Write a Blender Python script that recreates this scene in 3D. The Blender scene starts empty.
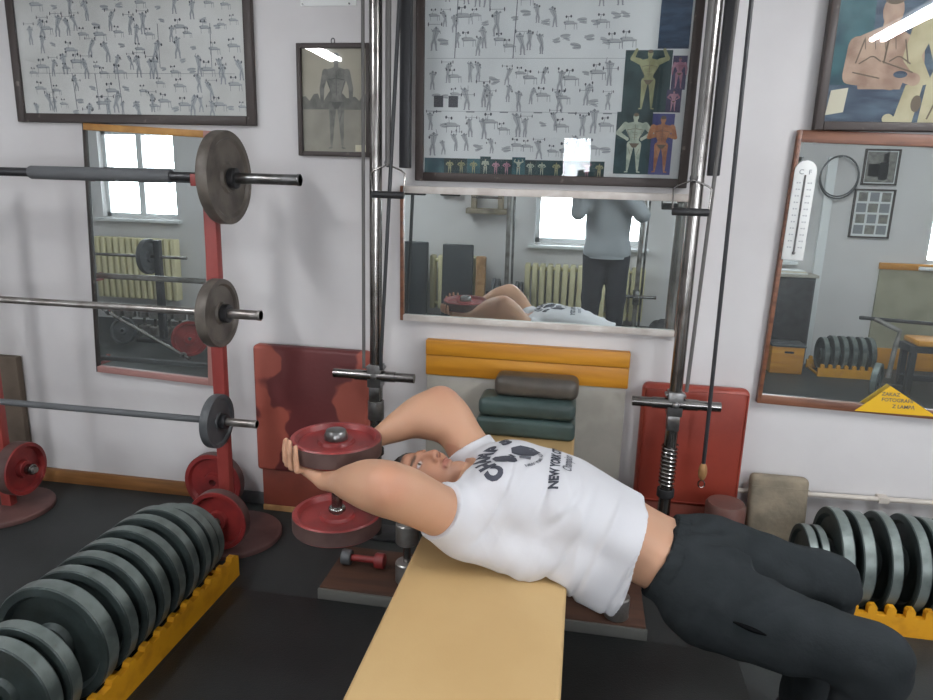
import bpy, bmesh, math, random
import numpy as np
from mathutils import Vector, Matrix, noise
from mathutils.bvhtree import BVHTree
import openvdb

random.seed(7)
SC = bpy.context.scene
COL = SC.collection

# ------------------------------------------------------------------ camera
cam_d = bpy.data.cameras.new('camera')
cam = bpy.data.objects.new('camera', cam_d); COL.objects.link(cam)
cam_d.sensor_width = 36.0
cam_d.lens = 690.0 / 933.0 * 36.0
cam_d.clip_start = 0.02
_f = 690.0
_d = Vector((378 - 466.5, 3300 - 350, _f)).normalized()          # straight down, in camera axes
_n = Vector((587 - 466.5, 203 - 350, _f)); _n = (_n - _d * _n.dot(_d)).normalized()
_x = _d.cross(_n)
_R = [_x, _n, -_d]
cam.matrix_world = Matrix(((_R[0][0], -_R[0][1], -_R[0][2], 0.0),
                           (_R[1][0], -_R[1][1], -_R[1][2], -3.0),
                           (_R[2][0], -_R[2][1], -_R[2][2], 1.57),
                           (0, 0, 0, 1)))
SC.camera = cam

# ------------------------------------------------------------------ world, daylight, exposure
world = bpy.data.worlds.new('world'); SC.world = world
world.use_nodes = True
world.node_tree.nodes['Background'].inputs[0].default_value = (0.88, 0.93, 1.0, 1)
world.node_tree.nodes['Background'].inputs[1].default_value = 3.0
SC.view_settings.view_transform = 'Standard'
SC.view_settings.look = 'None'
SC.view_settings.gamma = 1.0
SC.view_settings.use_curve_mapping = False
SC.view_settings.exposure = 0.48
SC.cycles.max_bounces = 10
SC.cycles.diffuse_bounces = 5
SC.cycles.glossy_bounces = 6
SC.cycles.transparent_max_bounces = 12
SC.cycles.sample_clamp_indirect = 6.0

FRONT = -4.1           # inner face of the window wall behind the camera
CEIL = 2.7
#            x0     x1    z0    z1
WIN = {1: (-5.32, -4.42, 1.15, 2.08), 2: (-0.50, 0.57, 0.80, 1.95),
       3: (1.30, 1.95, 1.00, 1.95), 4: (3.13, 4.00, 1.00, 2.00)}
DAY_POWER = {1: 75, 2: 85, 3: 45, 4: 75}
for i, (x0, x1, z0, z1) in WIN.items():
    L = bpy.data.lights.new('daylight', 'AREA'); L.shape = 'RECTANGLE'
    L.size = x1 - x0 + 0.3; L.size_y = z1 - z0 + 0.3
    L.energy = DAY_POWER[i]; L.color = (1.0, 0.995, 0.975)
    o = bpy.data.objects.new('daylight', L); COL.objects.link(o)
    o.location = ((x0 + x1) / 2, FRONT - 0.45, (z0 + z1) / 2)
    o.rotation_euler = (math.radians(90), 0, math.radians(0))      # local -Z looks to +Y
    o.rotation_euler = (math.radians(90), 0, 0)
TUBE_POWER = 98.0

# ------------------------------------------------------------------ helpers
def lin(c):
    out = []
    for v in c[:3]:
        v = v / 255.0
        out.append(v / 12.92 if v <= 0.04045 else ((v + 0.055) / 1.055) ** 2.4)
    return (*out, 1.0)

def mat(name, col, rough=0.5, metal=0.0, col2=None, scale=8.0, mix=(0.4, 0.65), bump=0.0, bscale=60.0,
        spec=0.5, coat=0.0, stretch=(1, 1, 1), detail=4.0, col3=None, scale3=2.0, mix3=(0.5, 0.6)):
    m = bpy.data.materials.new(name); m.use_nodes = True
    nt = m.node_tree; b = nt.nodes['Principled BSDF']
    b.inputs['Base Color'].default_value = lin(col)
    b.inputs['Roughness'].default_value = rough
    b.inputs['Metallic'].default_value = metal
    b.inputs['Specular IOR Level'].default_value = spec
    b.inputs['Coat Weight'].default_value = coat
    tc = None
    def coords(st):
        nonlocal tc
        if tc is None:
            tc = nt.nodes.new('ShaderNodeTexCoord')
        mp = nt.nodes.new('ShaderNodeMapping'); mp.inputs['Scale'].default_value = st
        nt.links.new(tc.outputs['Object'], mp.inputs['Vector'])
        return mp.outputs['Vector']
    def ntex(sc, st, det=detail):
        t = nt.nodes.new('ShaderNodeTexNoise'); t.inputs['Scale'].default_value = sc; t.inputs['Detail'].default_value = det
        nt.links.new(coords(st), t.inputs['Vector']); return t.outputs['Fac']
    cur = None
    def layer(prev, c_prev, c_new, sc, st, rng):
        r = nt.nodes.new('ShaderNodeMapRange'); r.inputs['From Min'].default_value = rng[0]; r.inputs['From Max'].default_value = rng[1]
        nt.links.new(ntex(sc, st), r.inputs['Value'])
        mx = nt.nodes.new('ShaderNodeMix'); mx.data_type = 'RGBA'
        nt.links.new(r.outputs['Result'], mx.inputs['Factor'])
        if prev is None: mx.inputs[6].default_value = lin(c_prev)
        else: nt.links.new(prev, mx.inputs[6])
        mx.inputs[7].default_value = lin(c_new)
        return mx.outputs[2]
    if col2 is not None: cur = layer(cur, col, col2, scale, stretch, mix)
    if col3 is not None: cur = layer(cur, col, col3, scale3, stretch, mix3)
    if cur is not None: nt.links.new(cur, b.inputs['Base Color'])
    if bump > 0:
        bp = nt.nodes.new('ShaderNodeBump'); bp.inputs['Strength'].default_value = bump; bp.inputs['Distance'].default_value = 0.01
        nt.links.new(ntex(bscale, stretch), bp.inputs['Height']); nt.links.new(bp.outputs['Normal'], b.inputs['Normal'])
    return m

def emit(name, col, strength):
    m = bpy.data.materials.new(name); m.use_nodes = True; nt = m.node_tree
    nt.nodes.remove(nt.nodes['Principled BSDF'])
    e = nt.nodes.new('ShaderNodeEmission'); e.inputs[0].default_value = lin(col); e.inputs[1].default_value = strength
    nt.links.new(e.outputs[0], nt.nodes['Material Output'].inputs['Surface']); return m

def glass_mat(name, tint=(255, 255, 255), ior=1.5, rough=0.0):
    m = bpy.data.materials.new(name); m.use_nodes = True; nt = m.node_tree
    nt.nodes.remove(nt.nodes['Principled BSDF'])
    t = nt.nodes.new('ShaderNodeBsdfTransparent'); t.inputs[0].default_value = lin(tint)
    g = nt.nodes.new('ShaderNodeBsdfGlossy'); g.inputs['Roughness'].default_value = rough
    fr = nt.nodes.new('ShaderNodeFresnel'); fr.inputs['IOR'].default_value = ior
    mx = nt.nodes.new('ShaderNodeMixShader')
    nt.links.new(fr.outputs[0], mx.inputs[0]); nt.links.new(t.outputs[0], mx.inputs[1]); nt.links.new(g.outputs[0], mx.inputs[2])
    nt.links.new(mx.outputs[0], nt.nodes['Material Output'].inputs['Surface']); return m

def mirror_mat(name, tint):
    m = bpy.data.materials.new(name); m.use_nodes = True; nt = m.node_tree
    nt.nodes.remove(nt.nodes['Principled BSDF'])
    g = nt.nodes.new('ShaderNodeBsdfGlossy'); g.inputs['Roughness'].default_value = 0.0; g.inputs[0].default_value = lin(tint)
    d = nt.nodes.new('ShaderNodeBsdfDiffuse'); d.inputs[0].default_value = lin((200, 205, 205))
    mx = nt.nodes.new('ShaderNodeMixShader'); mx.inputs[0].default_value = 0.07
    nt.links.new(g.outputs[0], mx.inputs[1]); nt.links.new(d.outputs[0], mx.inputs[2])
    nt.links.new(mx.outputs[0], nt.nodes['Material Output'].inputs['Surface']); return m

BASE = {}          # world location of every built object (things carry it, parts inherit it)

class MB:
    """collects shapes; build() links them as ONE mesh object"""
    def __init__(s): s.v = []; s.f = []; s.mi = []; s.cur = 0
    def add(s, vs, fs):
        n = len(s.v); s.v += [tuple(v) for v in vs]
        s.f += [tuple(i + n for i in f) for f in fs]; s.mi += [s.cur] * len(fs); return s
    def m(s, i): s.cur = i; return s
    def box(s, x0, x1, y0, y1, z0, z1):
        x0, x1 = min(x0, x1), max(x0, x1); y0, y1 = min(y0, y1), max(y0, y1); z0, z1 = min(z0, z1), max(z0, z1)
        vs = [(x0, y0, z0), (x1, y0, z0), (x1, y1, z0), (x0, y1, z0), (x0, y0, z1), (x1, y0, z1), (x1, y1, z1), (x0, y1, z1)]
        return s.add(vs, [(0, 3, 2, 1), (4, 5, 6, 7), (0, 1, 5, 4), (1, 2, 6, 5), (2, 3, 7, 6), (3, 0, 4, 7)])
    def obox(s, c, ax, half):
        """oriented box: ax = three unit vectors"""
        c = Vector(c); ax = [Vector(a) for a in ax]; vs = []
        for k in (-1, 1):
            for i, j in ((-1, -1), (1, -1), (1, 1), (-1, 1)):
                vs.append(c + ax[0] * half[0] * i + ax[1] * half[1] * j + ax[2] * half[2] * k)
        return s.add(vs, [(0, 3, 2, 1), (4, 5, 6, 7), (0, 1, 5, 4), (1, 2, 6, 5), (2, 3, 7, 6), (3, 0, 4, 7)])
    def lathe(s, c, axis, prof, n=40, close=True):
        """prof: (radius, height along axis) pairs"""
        c = Vector(c); a = Vector(axis).normalized()
        u = a.orthogonal().normalized(); w = a.cross(u)
        vs = []; fs = []; rings = []
        for r, h in prof:
            if r < 1e-6:
                rings.append([len(vs)]); vs.append(c + a * h)
            else:
                rings.append(list(range(len(vs), len(vs) + n)))
                for k in range(n):
                    t = 2 * math.pi * k / n
                    vs.append(c + a * h + (u * math.cos(t) + w * math.sin(t)) * r)
        pairs = list(zip(rings, rings[1:]))
        if close and len(rings[0]) > 1 and len(rings[-1]) > 1: pairs.append((rings[-1], rings[0]))
        for A, B in pairs:
            for k in range(n):
                k2 = (k + 1) % n
                if len(A) == 1 and len(B) == 1: continue
                if len(A) == 1: fs.append((A[0], B[k2], B[k]))
                elif len(B) == 1: fs.append((A[k], A[k2], B[0]))
                else: fs.append((A[k], A[k2], B[k2], B[k]))
        return s.add(vs, fs)
    def cyl(s, a, b, r, n=24, r2=None):
        a = Vector(a); b = Vector(b); r2 = r if r2 is None else r2; L = (b - a).length
        return s.lathe(a, b - a, [(0, 0), (r, 0), (r2, L), (0, L)], n, close=False)
    def ring(s, a, b, ro, ri, n=32):
        a = Vector(a); b = Vector(b); L = (b - a).length
        return s.lathe(a, b - a, [(ri, 0), (ro, 0), (ro, L), (ri, L)], n)
    def tube(s, pts, r, n=10, closed=False):
        pts = [Vector(p) for p in pts]; N = len(pts); vs = []; fs = []
        up = None
        for i, p in enumerate(pts):
            if closed: t = pts[(i + 1) % N] - pts[i - 1]
            else: t = pts[min(i + 1, N - 1)] - pts[max(i - 1, 0)]
            t.normalize()
            if up is None: up = t.orthogonal().normalized()
            up = (up - t * up.dot(t)).normalized(); w = t.cross(up)
            rr = r[i] if isinstance(r, (list, tuple)) else r
            for k in range(n):
                a = 2 * math.pi * k / n
                vs.append(p + (up * math.cos(a) + w * math.sin(a)) * rr)
        for i in range(N if closed else N - 1):
            A = i * n; B = ((i + 1) % N) * n
            for k in range(n): fs.append((A + k, A + (k + 1) % n, B + (k + 1) % n, B + k))
        if not closed:
            fs.append(tuple(range(n - 1, -1, -1))); fs.append(tuple((N - 1) * n + k for k in range(n)))
        return s.add(vs, fs)
    def sphere(s, c, r, n=16, m=10, sc=(1, 1, 1)):
        c = Vector(c); vs = [c + Vector((0, 0, r * sc[2]))]; fs = []
        for i in range(1, m):
            p = math.pi * i / m
            for k in range(n):
                a = 2 * math.pi * k / n
                vs.append(c + Vector((math.sin(p) * math.cos(a) * sc[0], math.sin(p) * math.sin(a) * sc[1], math.cos(p) * sc[2])) * r)
        vs.append(c - Vector((0, 0, r * sc[2]))); L = len(vs) - 1
        for k in range(n):
            fs.append((0, 1 + k, 1 + (k + 1) % n)); fs.append((L, L - n + (k + 1) % n, L - n + k))
        for i in range(m - 2):
            A = 1 + i * n; B = A + n
            for k in range(n): fs.append((A + k, B + k, B + (k + 1) % n, A + (k + 1) % n))
        return s.add(vs, fs)
    def poly(s, pts, y0=None, d=0.0, frame=None):
        """flat polygon given as 2D points in a frame (origin, ex, ey)"""
        o, ex, ey = frame
        vs = [o + ex * p[0] + ey * p[1] for p in pts]
        return s.add(vs, [tuple(range(len(vs)))])
    def prism(s, pts, axis_o, ex, ey, ez, d):
        """polygon in (ex, ey) extruded d along ez"""
        o = Vector(axis_o); ex = Vector(ex); ey = Vector(ey); ez = Vector(ez); n = len(pts)
        vs = [o + ex * p[0] + ey * p[1] for p in pts] + [o + ex * p[0] + ey * p[1] + ez * d for p in pts]
        fs = [tuple(range(n - 1, -1, -1)), tuple(range(n, 2 * n))]
        for k in range(n): fs.append((k, (k + 1) % n, n + (k + 1) % n, n + k))
        return s.add(vs, fs)
    def build(s, name, mats, parent=None, bevel=0.0, seg=2, smooth=True, ang=35, local=False, fixn=True):
        off = Vector((0, 0, 0))
        if parent is not None and not local: off = BASE[parent.name]
        me = bpy.data.meshes.new(name)
        me.from_pydata([tuple(Vector(v) - off) for v in s.v], [], s.f)
        if not isinstance(mats, (list, tuple)): mats = [mats]
        for q in mats: me.materials.append(q)
        if len(mats) > 1: me.polygons.foreach_set('material_index', s.mi)
        if bevel > 0 or fixn:
            bm = bmesh.new(); bm.from_mesh(me)
            if fixn: bmesh.ops.recalc_face_normals(bm, faces=bm.faces)
            if bevel > 0:
                ed = [e for e in bm.edges if len(e.link_faces) == 2 and e.calc_face_angle(0) > math.radians(30)]
                bmesh.ops.bevel(bm, geom=ed, offset=bevel, segments=seg, affect='EDGES', profile=0.5, clamp_overlap=True)
            bm.to_mesh(me); bm.free()
        if smooth:
            me.polygons.foreach_set('use_smooth', [True] * len(me.polygons))
            me.set_sharp_from_angle(angle=math.radians(ang))
        me.update()
        o = bpy.data.objects.new(name, me); COL.objects.link(o)
        if parent is not None: o.parent = parent
        BASE[o.name] = Vector(BASE[parent.name]) if parent is not None else Vector((0, 0, 0))
        return o

def link_mesh(name, me, parent=None):
    o = bpy.data.objects.new(name, me); COL.objects.link(o)
    if parent is not None:
        o.parent = parent
        off = BASE[parent.name]
        me.transform(Matrix.Translation(-off))
    BASE[o.name] = Vector(BASE[parent.name]) if parent is not None else Vector((0, 0, 0))
    return o

def tag(o, label, cat, group=None, kind=None):
    o['label'] = label; o['category'] = cat
    if group: o['group'] = group
    if kind: o['kind'] = kind
    return o

def thing(name, label, cat, loc=(0, 0, 0), group=None):
    o = bpy.data.objects.new(name, None); COL.objects.link(o)
    o.empty_display_size = 0.05; o.location = loc; BASE[o.name] = Vector(loc)
    return tag(o, label, cat, group)

def struct(o): o['kind'] = 'structure'; return o

def kids(o): return [c for c in COL.objects if c.parent == o]

def dup(root, loc, label, rotz=None, scale=None, group=None):
    r = root.copy(); COL.objects.link(r); r.location = loc; r['label'] = label
    if rotz is not None: r.rotation_euler = (0, 0, rotz)
    if scale is not None: r.scale = scale
    if group: r['group'] = group
    for ch in kids(root):
        c = ch.copy(); COL.objects.link(c); c.parent = r
        for g in kids(ch):
            d = g.copy(); COL.objects.link(d); d.parent = c
    BASE[r.name] = Vector(loc)
    return r

ORD = ['first', 'second', 'third', 'fourth', 'fifth', 'sixth', 'seventh', 'eighth', 'ninth', 'tenth', 'eleventh', 'twelfth', 'thirteenth']

# ------------------------------------------------------------------ materials
M = {}
M['wall'] = mat('wall_plaster', (214, 212, 212), 0.85, col2=(203, 200, 200), scale=1.6, mix=(0.35, 0.7), bump=0.12, bscale=14, spec=0.2, col3=(190, 187, 186), scale3=0.9, mix3=(0.58, 0.8))
M['ceil'] = mat('ceiling_paint', (225, 225, 225), 0.9, spec=0.1)
M['floor'] = mat('rubber_floor', (50, 53, 53), 0.55, col2=(38, 41, 41), scale=1.8, mix=(0.35, 0.65), bump=0.1, bscale=120, spec=0.35)
M['mat'] = mat('rubber_mat', (35, 37, 37), 0.5, col2=(29, 31, 31), scale=6, bump=0.15, bscale=220, spec=0.35)
M['plank'] = mat('varnished_skirting', (146, 100, 54), 0.5, col2=(122, 82, 44), scale=6, stretch=(0.4, 6, 6))
M['white_paint'] = mat('white_gloss_paint', (225, 227, 228), 0.35)
M['pipe'] = mat('old_white_pipe', (196, 188, 178), 0.5, col2=(150, 130, 112), scale=7, mix=(0.58, 0.72))
M['frame_dark'] = mat('dark_wood_frame', (58, 49, 46), 0.5, col2=(104, 96, 88), scale=22, mix=(0.66, 0.74))
M['frame_brown'] = mat('brown_wood_frame', (128, 84, 62), 0.4, col2=(98, 62, 46), scale=9, stretch=(0.5, 6, 6))
M['frame_pine'] = mat('pine_frame', (190, 140, 70), 0.5, col2=(160, 112, 54), scale=9)
M['frame_pink'] = mat('pinkish_wood_edge', (168, 124, 118), 0.5)
M['frame_white'] = mat('white_wood_frame', (212, 206, 200), 0.5, col2=(190, 180, 172), scale=9)
M['mirror'] = mirror_mat('silver_mirror', (232, 242, 241))
M['glass'] = glass_mat('picture_glass', (253, 254, 254), 1.4)
M['pane'] = glass_mat('window_glass', (250, 252, 255), 1.45)
M['paper'] = mat('poster_paper', (224, 226, 226), 0.8, col2=(212, 214, 214), scale=3)
M['paper_warm'] = mat('yellowed_paper', (222, 220, 217), 0.8, col2=(208, 206, 202), scale=4)
M['card'] = mat('cream_card', (216, 208, 186), 0.8)
M['ink'] = mat('printed_ink', (132, 135, 140), 0.8)
M['ink_soft'] = mat('pale_printed_ink', (176, 178, 181), 0.8)
M['ink_dark'] = mat('black_printed_ink', (84, 86, 92), 0.8)
M['p_green'] = mat('dark_green_print', (60, 82, 84), 0.7, col2=(44, 60, 62), scale=14)
M['p_teal'] = mat('teal_print', (72, 112, 118), 0.7, col2=(50, 80, 90), scale=12)
M['p_blue'] = mat('blue_print', (84, 88, 142), 0.7, col2=(72, 74, 124), scale=10)
M['p_lilac'] = mat('lilac_print', (96, 92, 120), 0.7, col2=(70, 66, 92), scale=12)
M['p_denim'] = mat('denim_blue_print', (70, 92, 118), 0.7, col2=(46, 62, 84), scale=14, stretch=(1, 1, 3))
M['p_slate'] = mat('slate_print', (92, 108, 124), 0.7, col2=(62, 74, 92), scale=7, stretch=(1, 1, 4))
M['sk_olive'] = mat('printed_olive_skin', (168, 168, 132), 0.7, col2=(140, 140, 104), scale=30)
M['sk_pale'] = mat('printed_pale_skin', (190, 196, 178), 0.7, col2=(150, 160, 146), scale=30)
M['sk_orange'] = mat('printed_orange_skin', (192, 136, 100), 0.7, col2=(158, 102, 74), scale=30)
M['sk_pink'] = mat('printed_pink_skin', (196, 150, 164), 0.7, col2=(160, 110, 130), scale=30)
M['sk_tan'] = mat('printed_tan_skin', (190, 162, 142), 0.7, col2=(158, 128, 112), scale=14)
M['sk_cream'] = mat('printed_cream_skin', (200, 190, 158), 0.7, col2=(176, 164, 130), scale=9)
M['sk_grey'] = mat('printed_grey_skin', (134, 132, 126), 0.7, col2=(104, 103, 99), scale=26)
M['sk_shade'] = mat('printed_muscle_line', (112, 98, 84), 0.7)
M['sk_shade_grey'] = mat('printed_grey_line', (92, 91, 88), 0.7)
M['p_sky'] = mat('printed_beige_sky', (182, 174, 158), 0.8, col2=(170, 163, 148), scale=5)
M['p_sand'] = mat('printed_sand', (160, 154, 142), 0.8, col2=(146, 141, 130), scale=12)
M['p_tree'] = mat('printed_treeline', (124, 122, 116), 0.8, col2=(104, 103, 98), scale=22)
M['chrome'] = mat('chrome_steel', (150, 147, 144), 0.22, 1.0, col2=(108, 104, 100), scale=14, mix=(0.5, 0.75))
M['chrome_worn'] = mat('worn_chrome', (158, 155, 151), 0.32, 0.7, col2=(124, 118, 113), scale=12)
M['steel'] = mat('bare_steel', (140, 140, 140), 0.32, 0.9, col2=(104, 102, 100), scale=18)
M['dark_steel'] = mat('dark_steel', (64, 64, 66), 0.42, 0.5, col2=(50, 50, 52), scale=18)
M['black_paint'] = mat('black_painted_steel', (42, 43, 46), 0.45, 0.0)
M['grip'] = mat('grey_foam_grip', (88, 90, 92), 0.7, bump=0.1, bscale=90)
M['rubber'] = mat('black_rubber', (36, 36, 38), 0.6)
M['belt'] = mat('cable_grey', (92, 90, 88), 0.6)
M['iron'] = mat('brown_grey_iron', (102, 95, 87), 0.5, 0.15, col2=(80, 74, 68), scale=14, bump=0.08, bscale=90)
M['iron_grey'] = mat('dark_grey_iron', (84, 86, 88), 0.5, 0.15, col2=(68, 70, 72), scale=14)
M['plate_face'] = mat('grey_green_iron', (58, 68, 67), 0.5, 0.2, col2=(44, 52, 51), scale=9, bump=0.08, bscale=70)
M['plate_rim'] = mat('worn_grey_green_rim', (120, 129, 126), 0.42, 0.4, col2=(80, 89, 86), scale=10, mix=(0.42, 0.68), col3=(112, 98, 86), scale3=24, mix3=(0.66, 0.76))
M['red_iron'] = mat('red_painted_iron', (138, 44, 42), 0.45, col2=(108, 34, 34), scale=8)
M['red_rim'] = mat('worn_brown_rim', (92, 72, 68), 0.5, 0.2, col2=(74, 52, 50), scale=10)
M['red_post'] = mat('red_painted_post', (148, 62, 56), 0.45, col2=(122, 48, 45), scale=6, stretch=(1, 1, 0.4))
M['base_iron'] = mat('dull_red_brown_base', (96, 66, 62), 0.55, col2=(78, 52, 50), scale=8)
M['beige'] = mat('beige_vinyl', (193, 163, 115), 0.55, col2=(186, 155, 107), scale=3, bump=0.05, bscale=160, spec=0.3)
M['yellow'] = mat('yellow_painted_wood', (200, 138, 34), 0.45, col2=(182, 120, 26), scale=5, stretch=(0.4, 3, 6), bump=0.05, bscale=30)
M['rack_yellow'] = mat('yellow_painted_rack', (212, 150, 26), 0.5, col2=(182, 122, 20), scale=12, mix=(0.5, 0.75))
M['grey_board'] = mat('grey_painted_board', (176, 172, 162), 0.6, col2=(150, 146, 136), scale=4)
M['olive_board'] = mat('olive_painted_board', (158, 154, 132), 0.6, col2=(144, 140, 118), scale=4)
M['green_vinyl'] = mat('dark_green_vinyl', (66, 84, 82), 0.4, col2=(54, 68, 66), scale=5, bump=0.1, bscale=40)
M['brown_vinyl'] = mat('dark_brown_vinyl', (84, 78, 70), 0.38, col2=(62, 58, 54), scale=7, bump=0.15, bscale=30)
def worn_vinyl():
    """dark red vinyl whose top layer has worn to a paler red towards the sides and corners"""
    m = mat('cracked_red_vinyl', (104, 46, 46), 0.5, bump=0.1, bscale=40); nt = m.node_tree; b = nt.nodes['Principled BSDF']
    N = nt.nodes.new; L = nt.links.new
    tc = N('ShaderNodeTexCoord'); sp = N('ShaderNodeSeparateXYZ'); L(tc.outputs['Object'], sp.inputs[0])
    ab = N('ShaderNodeMath'); ab.operation = 'ABSOLUTE'; L(sp.outputs['X'], ab.inputs[0])
    nz = N('ShaderNodeTexNoise'); nz.inputs['Scale'].default_value = 4.2; nz.inputs['Detail'].default_value = 2.5; L(tc.outputs['Object'], nz.inputs['Vector'])
    mu = N('ShaderNodeMath'); mu.operation = 'MULTIPLY_ADD'; mu.inputs[1].default_value = 1.15; L(ab.outputs[0], mu.inputs[0]); L(nz.outputs['Fac'], mu.inputs[2])
    r = N('ShaderNodeMapRange'); r.inputs['From Min'].default_value = .715; r.inputs['From Max'].default_value = .745; L(mu.outputs[0], r.inputs['Value'])
    mx = N('ShaderNodeMix'); mx.data_type = 'RGBA'; mx.inputs[6].default_value = lin((100, 44, 44)); mx.inputs[7].default_value = lin((160, 82, 68))
    L(r.outputs['Result'], mx.inputs['Factor']); L(mx.outputs[2], b.inputs['Base Color']); return m
M['maroon'] = worn_vinyl()
M['red_vinyl'] = mat('red_vinyl', (152, 62, 46), 0.42, col2=(130, 50, 38), scale=4, bump=0.22, bscale=9)
M['redwood'] = mat('reddish_board', (128, 62, 48), 0.5, col2=(106, 50, 40), scale=5)
M['rawwood'] = mat('bare_board_edge', (170, 128, 82), 0.6, col2=(140, 102, 62), scale=14)
M['brownwood'] = mat('brown_plank', (76, 47, 31), 0.7, col2=(60, 37, 25), scale=5, stretch=(0.6, 6, 1))
M['greyplinth'] = mat('grey_plinth', (92, 92, 88), 0.6)
M['felt'] = mat('worn_beige_canvas', (150, 138, 118), 0.85, col2=(112, 104, 90), scale=9, mix=(0.35, 0.7), bump=0.25, bscale=60)
M['old_board'] = mat('dull_brown_canvas', (98, 86, 74), 0.8, col2=(80, 70, 60), scale=7)
M['brown_roll'] = mat('brown_vinyl_roll', (104, 68, 60), 0.5, col2=(84, 56, 50), scale=7)
M['black_vinyl'] = mat('black_vinyl', (44, 50, 54), 0.35, col2=(36, 40, 44), scale=3)
M['radiator'] = mat('cream_radiator_paint', (214, 206, 166), 0.45)
M['cloth_blue'] = mat('grey_blue_cloth', (112, 124, 142), 0.9)
M['sweat'] = mat('grey_sweatshirt', (150, 155, 160), 0.9, bump=0.1, bscale=40)
M['darkjeans'] = mat('dark_navy_cloth', (36, 38, 46), 0.9)
M['shirt'] = mat('white_cotton', (208, 208, 212), 0.9, bump=0.08, bscale=30, spec=0.1)
M['print'] = mat('dark_shirt_print', (66, 68, 78), 0.85)
M['print_grey'] = mat('grey_shirt_print', (104, 106, 114), 0.85)
M['trousers'] = mat('charcoal_jersey', (43, 47, 49), 0.95, col2=(37, 41, 43), scale=9, bump=0.12, bscale=70, spec=0.1)
M['slit'] = mat('dark_pocket_cloth', (16, 17, 18), 0.95, spec=0.0)
M['hair'] = mat('short_grey_hair', (98, 96, 92), 0.75, col2=(62, 60, 58), scale=60, stretch=(1, 1, 1), bump=0.5, bscale=200)
M['hair_dark'] = mat('dark_hair', (40, 36, 34), 0.7)
M['shoe'] = mat('black_shoe', (30, 30, 32), 0.6)
M['sole'] = mat('grey_sole', (120, 120, 120), 0.7)
M['sign'] = mat('yellow_sign', (226, 178, 30), 0.5)
M['white_plastic'] = mat('white_plastic', (222, 224, 222), 0.4)
M['phone'] = mat('black_phone', (24, 24, 26), 0.25)
M['tube'] = emit('fluorescent_tube', (250, 252, 255), TUBE_POWER)

def skin_mat():
    m = mat('skin', (214, 172, 144), 0.5, spec=0.35, bump=0.04, bscale=120)
    nt = m.node_tree; b = nt.nodes['Principled BSDF']
    a = nt.nodes.new('ShaderNodeAttribute'); a.attribute_name = 'tint'
    nt.links.new(a.outputs['Color'], b.inputs['Base Color'])
    b.inputs['Subsurface Weight'].default_value = 0.08
    b.inputs['Subsurface Radius'].default_value = (0.02, 0.008, 0.004)
    return m
M['skin'] = skin_mat()

# ================================================================== SETTING
X0, X1 = -5.7, 4.3
struct(MB().box(X0 - .1, X1 + .1, FRONT - .1, .1, -.06, 0).build('floor', M['floor']))
struct(MB().box(X0 - .1, X1 + .1, FRONT - .1, .1, CEIL, CEIL + .06).build('ceiling', M['ceil']))
struct(MB().box(X0 - .1, X1 + .1, 0, .1, 0, CEIL).build('wall_back', M['wall']))
struct(MB().box(X0 - .1, X0, FRONT, 0, 0, CEIL).build('wall_left', M['wall']))
struct(MB().box(X1, X1 + .1, FRONT, 0, 0, CEIL).build('wall_right', M['wall']))
w = MB(); xs = X0 - .1
for i in sorted(WIN):
    a, b, c, d = WIN[i]
    w.box(xs, a, FRONT - .2, FRONT, 0, CEIL); w.box(a, b, FRONT - .2, FRONT, 0, c); w.box(a, b, FRONT - .2, FRONT, d, CEIL); xs = b
w.box(xs, X1 + .1, FRONT - .2, FRONT, 0, CEIL)
struct(w.build('wall_front', M['wall']))
for i in sorted(WIN):
    a, b, c, d = WIN[i]
    y = FRONT - .1
    f = MB(); t = .045
    f.box(a, a + t, y - .03, y + .03, c, d); f.box(b - t, b, y - .03, y + .03, c, d)
    f.box(a, b, y - .03, y + .03, c, c + t); f.box(a, b, y - .03, y + .03, d - t, d)
    mx = (a + b) / 2
    if b - a > .7: f.box(mx - .035, mx + .035, y - .035, y + .035, c, d)
    if i in (1, 4): f.box(a, b, y - .03, y + .03, c + (d - c) * .55 - .03, c + (d - c) * .55 + .03)
    wf = struct(f.build('window_%d' % i, M['white_paint']))
    MB().box(a + .01, b - .01, y - .004, y + .004, c + .01, d - .01).build('window_pane', M['pane'], wf)
    MB().box(a - .06, b + .06, FRONT - .07, FRONT + .07, c - .045, c - .012).build('window_sill', M['white_paint'], wf, bevel=.006)

struct(MB().box(-2.95, -1.74, -.022, 0, 0, .072).build('baseboard_back', M['plank'], bevel=.004))
struct(MB().box(-1.74, -.92, -.02, 0, 0, .06).build('baseboard_corner', M['iron_grey'], bevel=.004))
pt = MB().tube([(.70, -.03, .318), (1.1, -.03, .333), (1.6, -.03, .347), (3.9, -.03, .41)], .011, 12)
pt.box(1.30, 1.34, -.045, 0, .325, .35)
struct(pt.build('trim_1', M['pipe']))
struct(MB().box(2.16, 2.24, FRONT, FRONT + .05, 0, 1.95).build('trim_2', M['white_paint'], bevel=.006))
# rubber matting: the seam crosses the floor beside the bench
tag(MB().box(-1.28, .62, -2.6, -.745, 0, .012).build('rubber_mat', M['mat'], bevel=.004), 'black rubber floor mat lying under the near half of the bench', 'mat')

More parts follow.
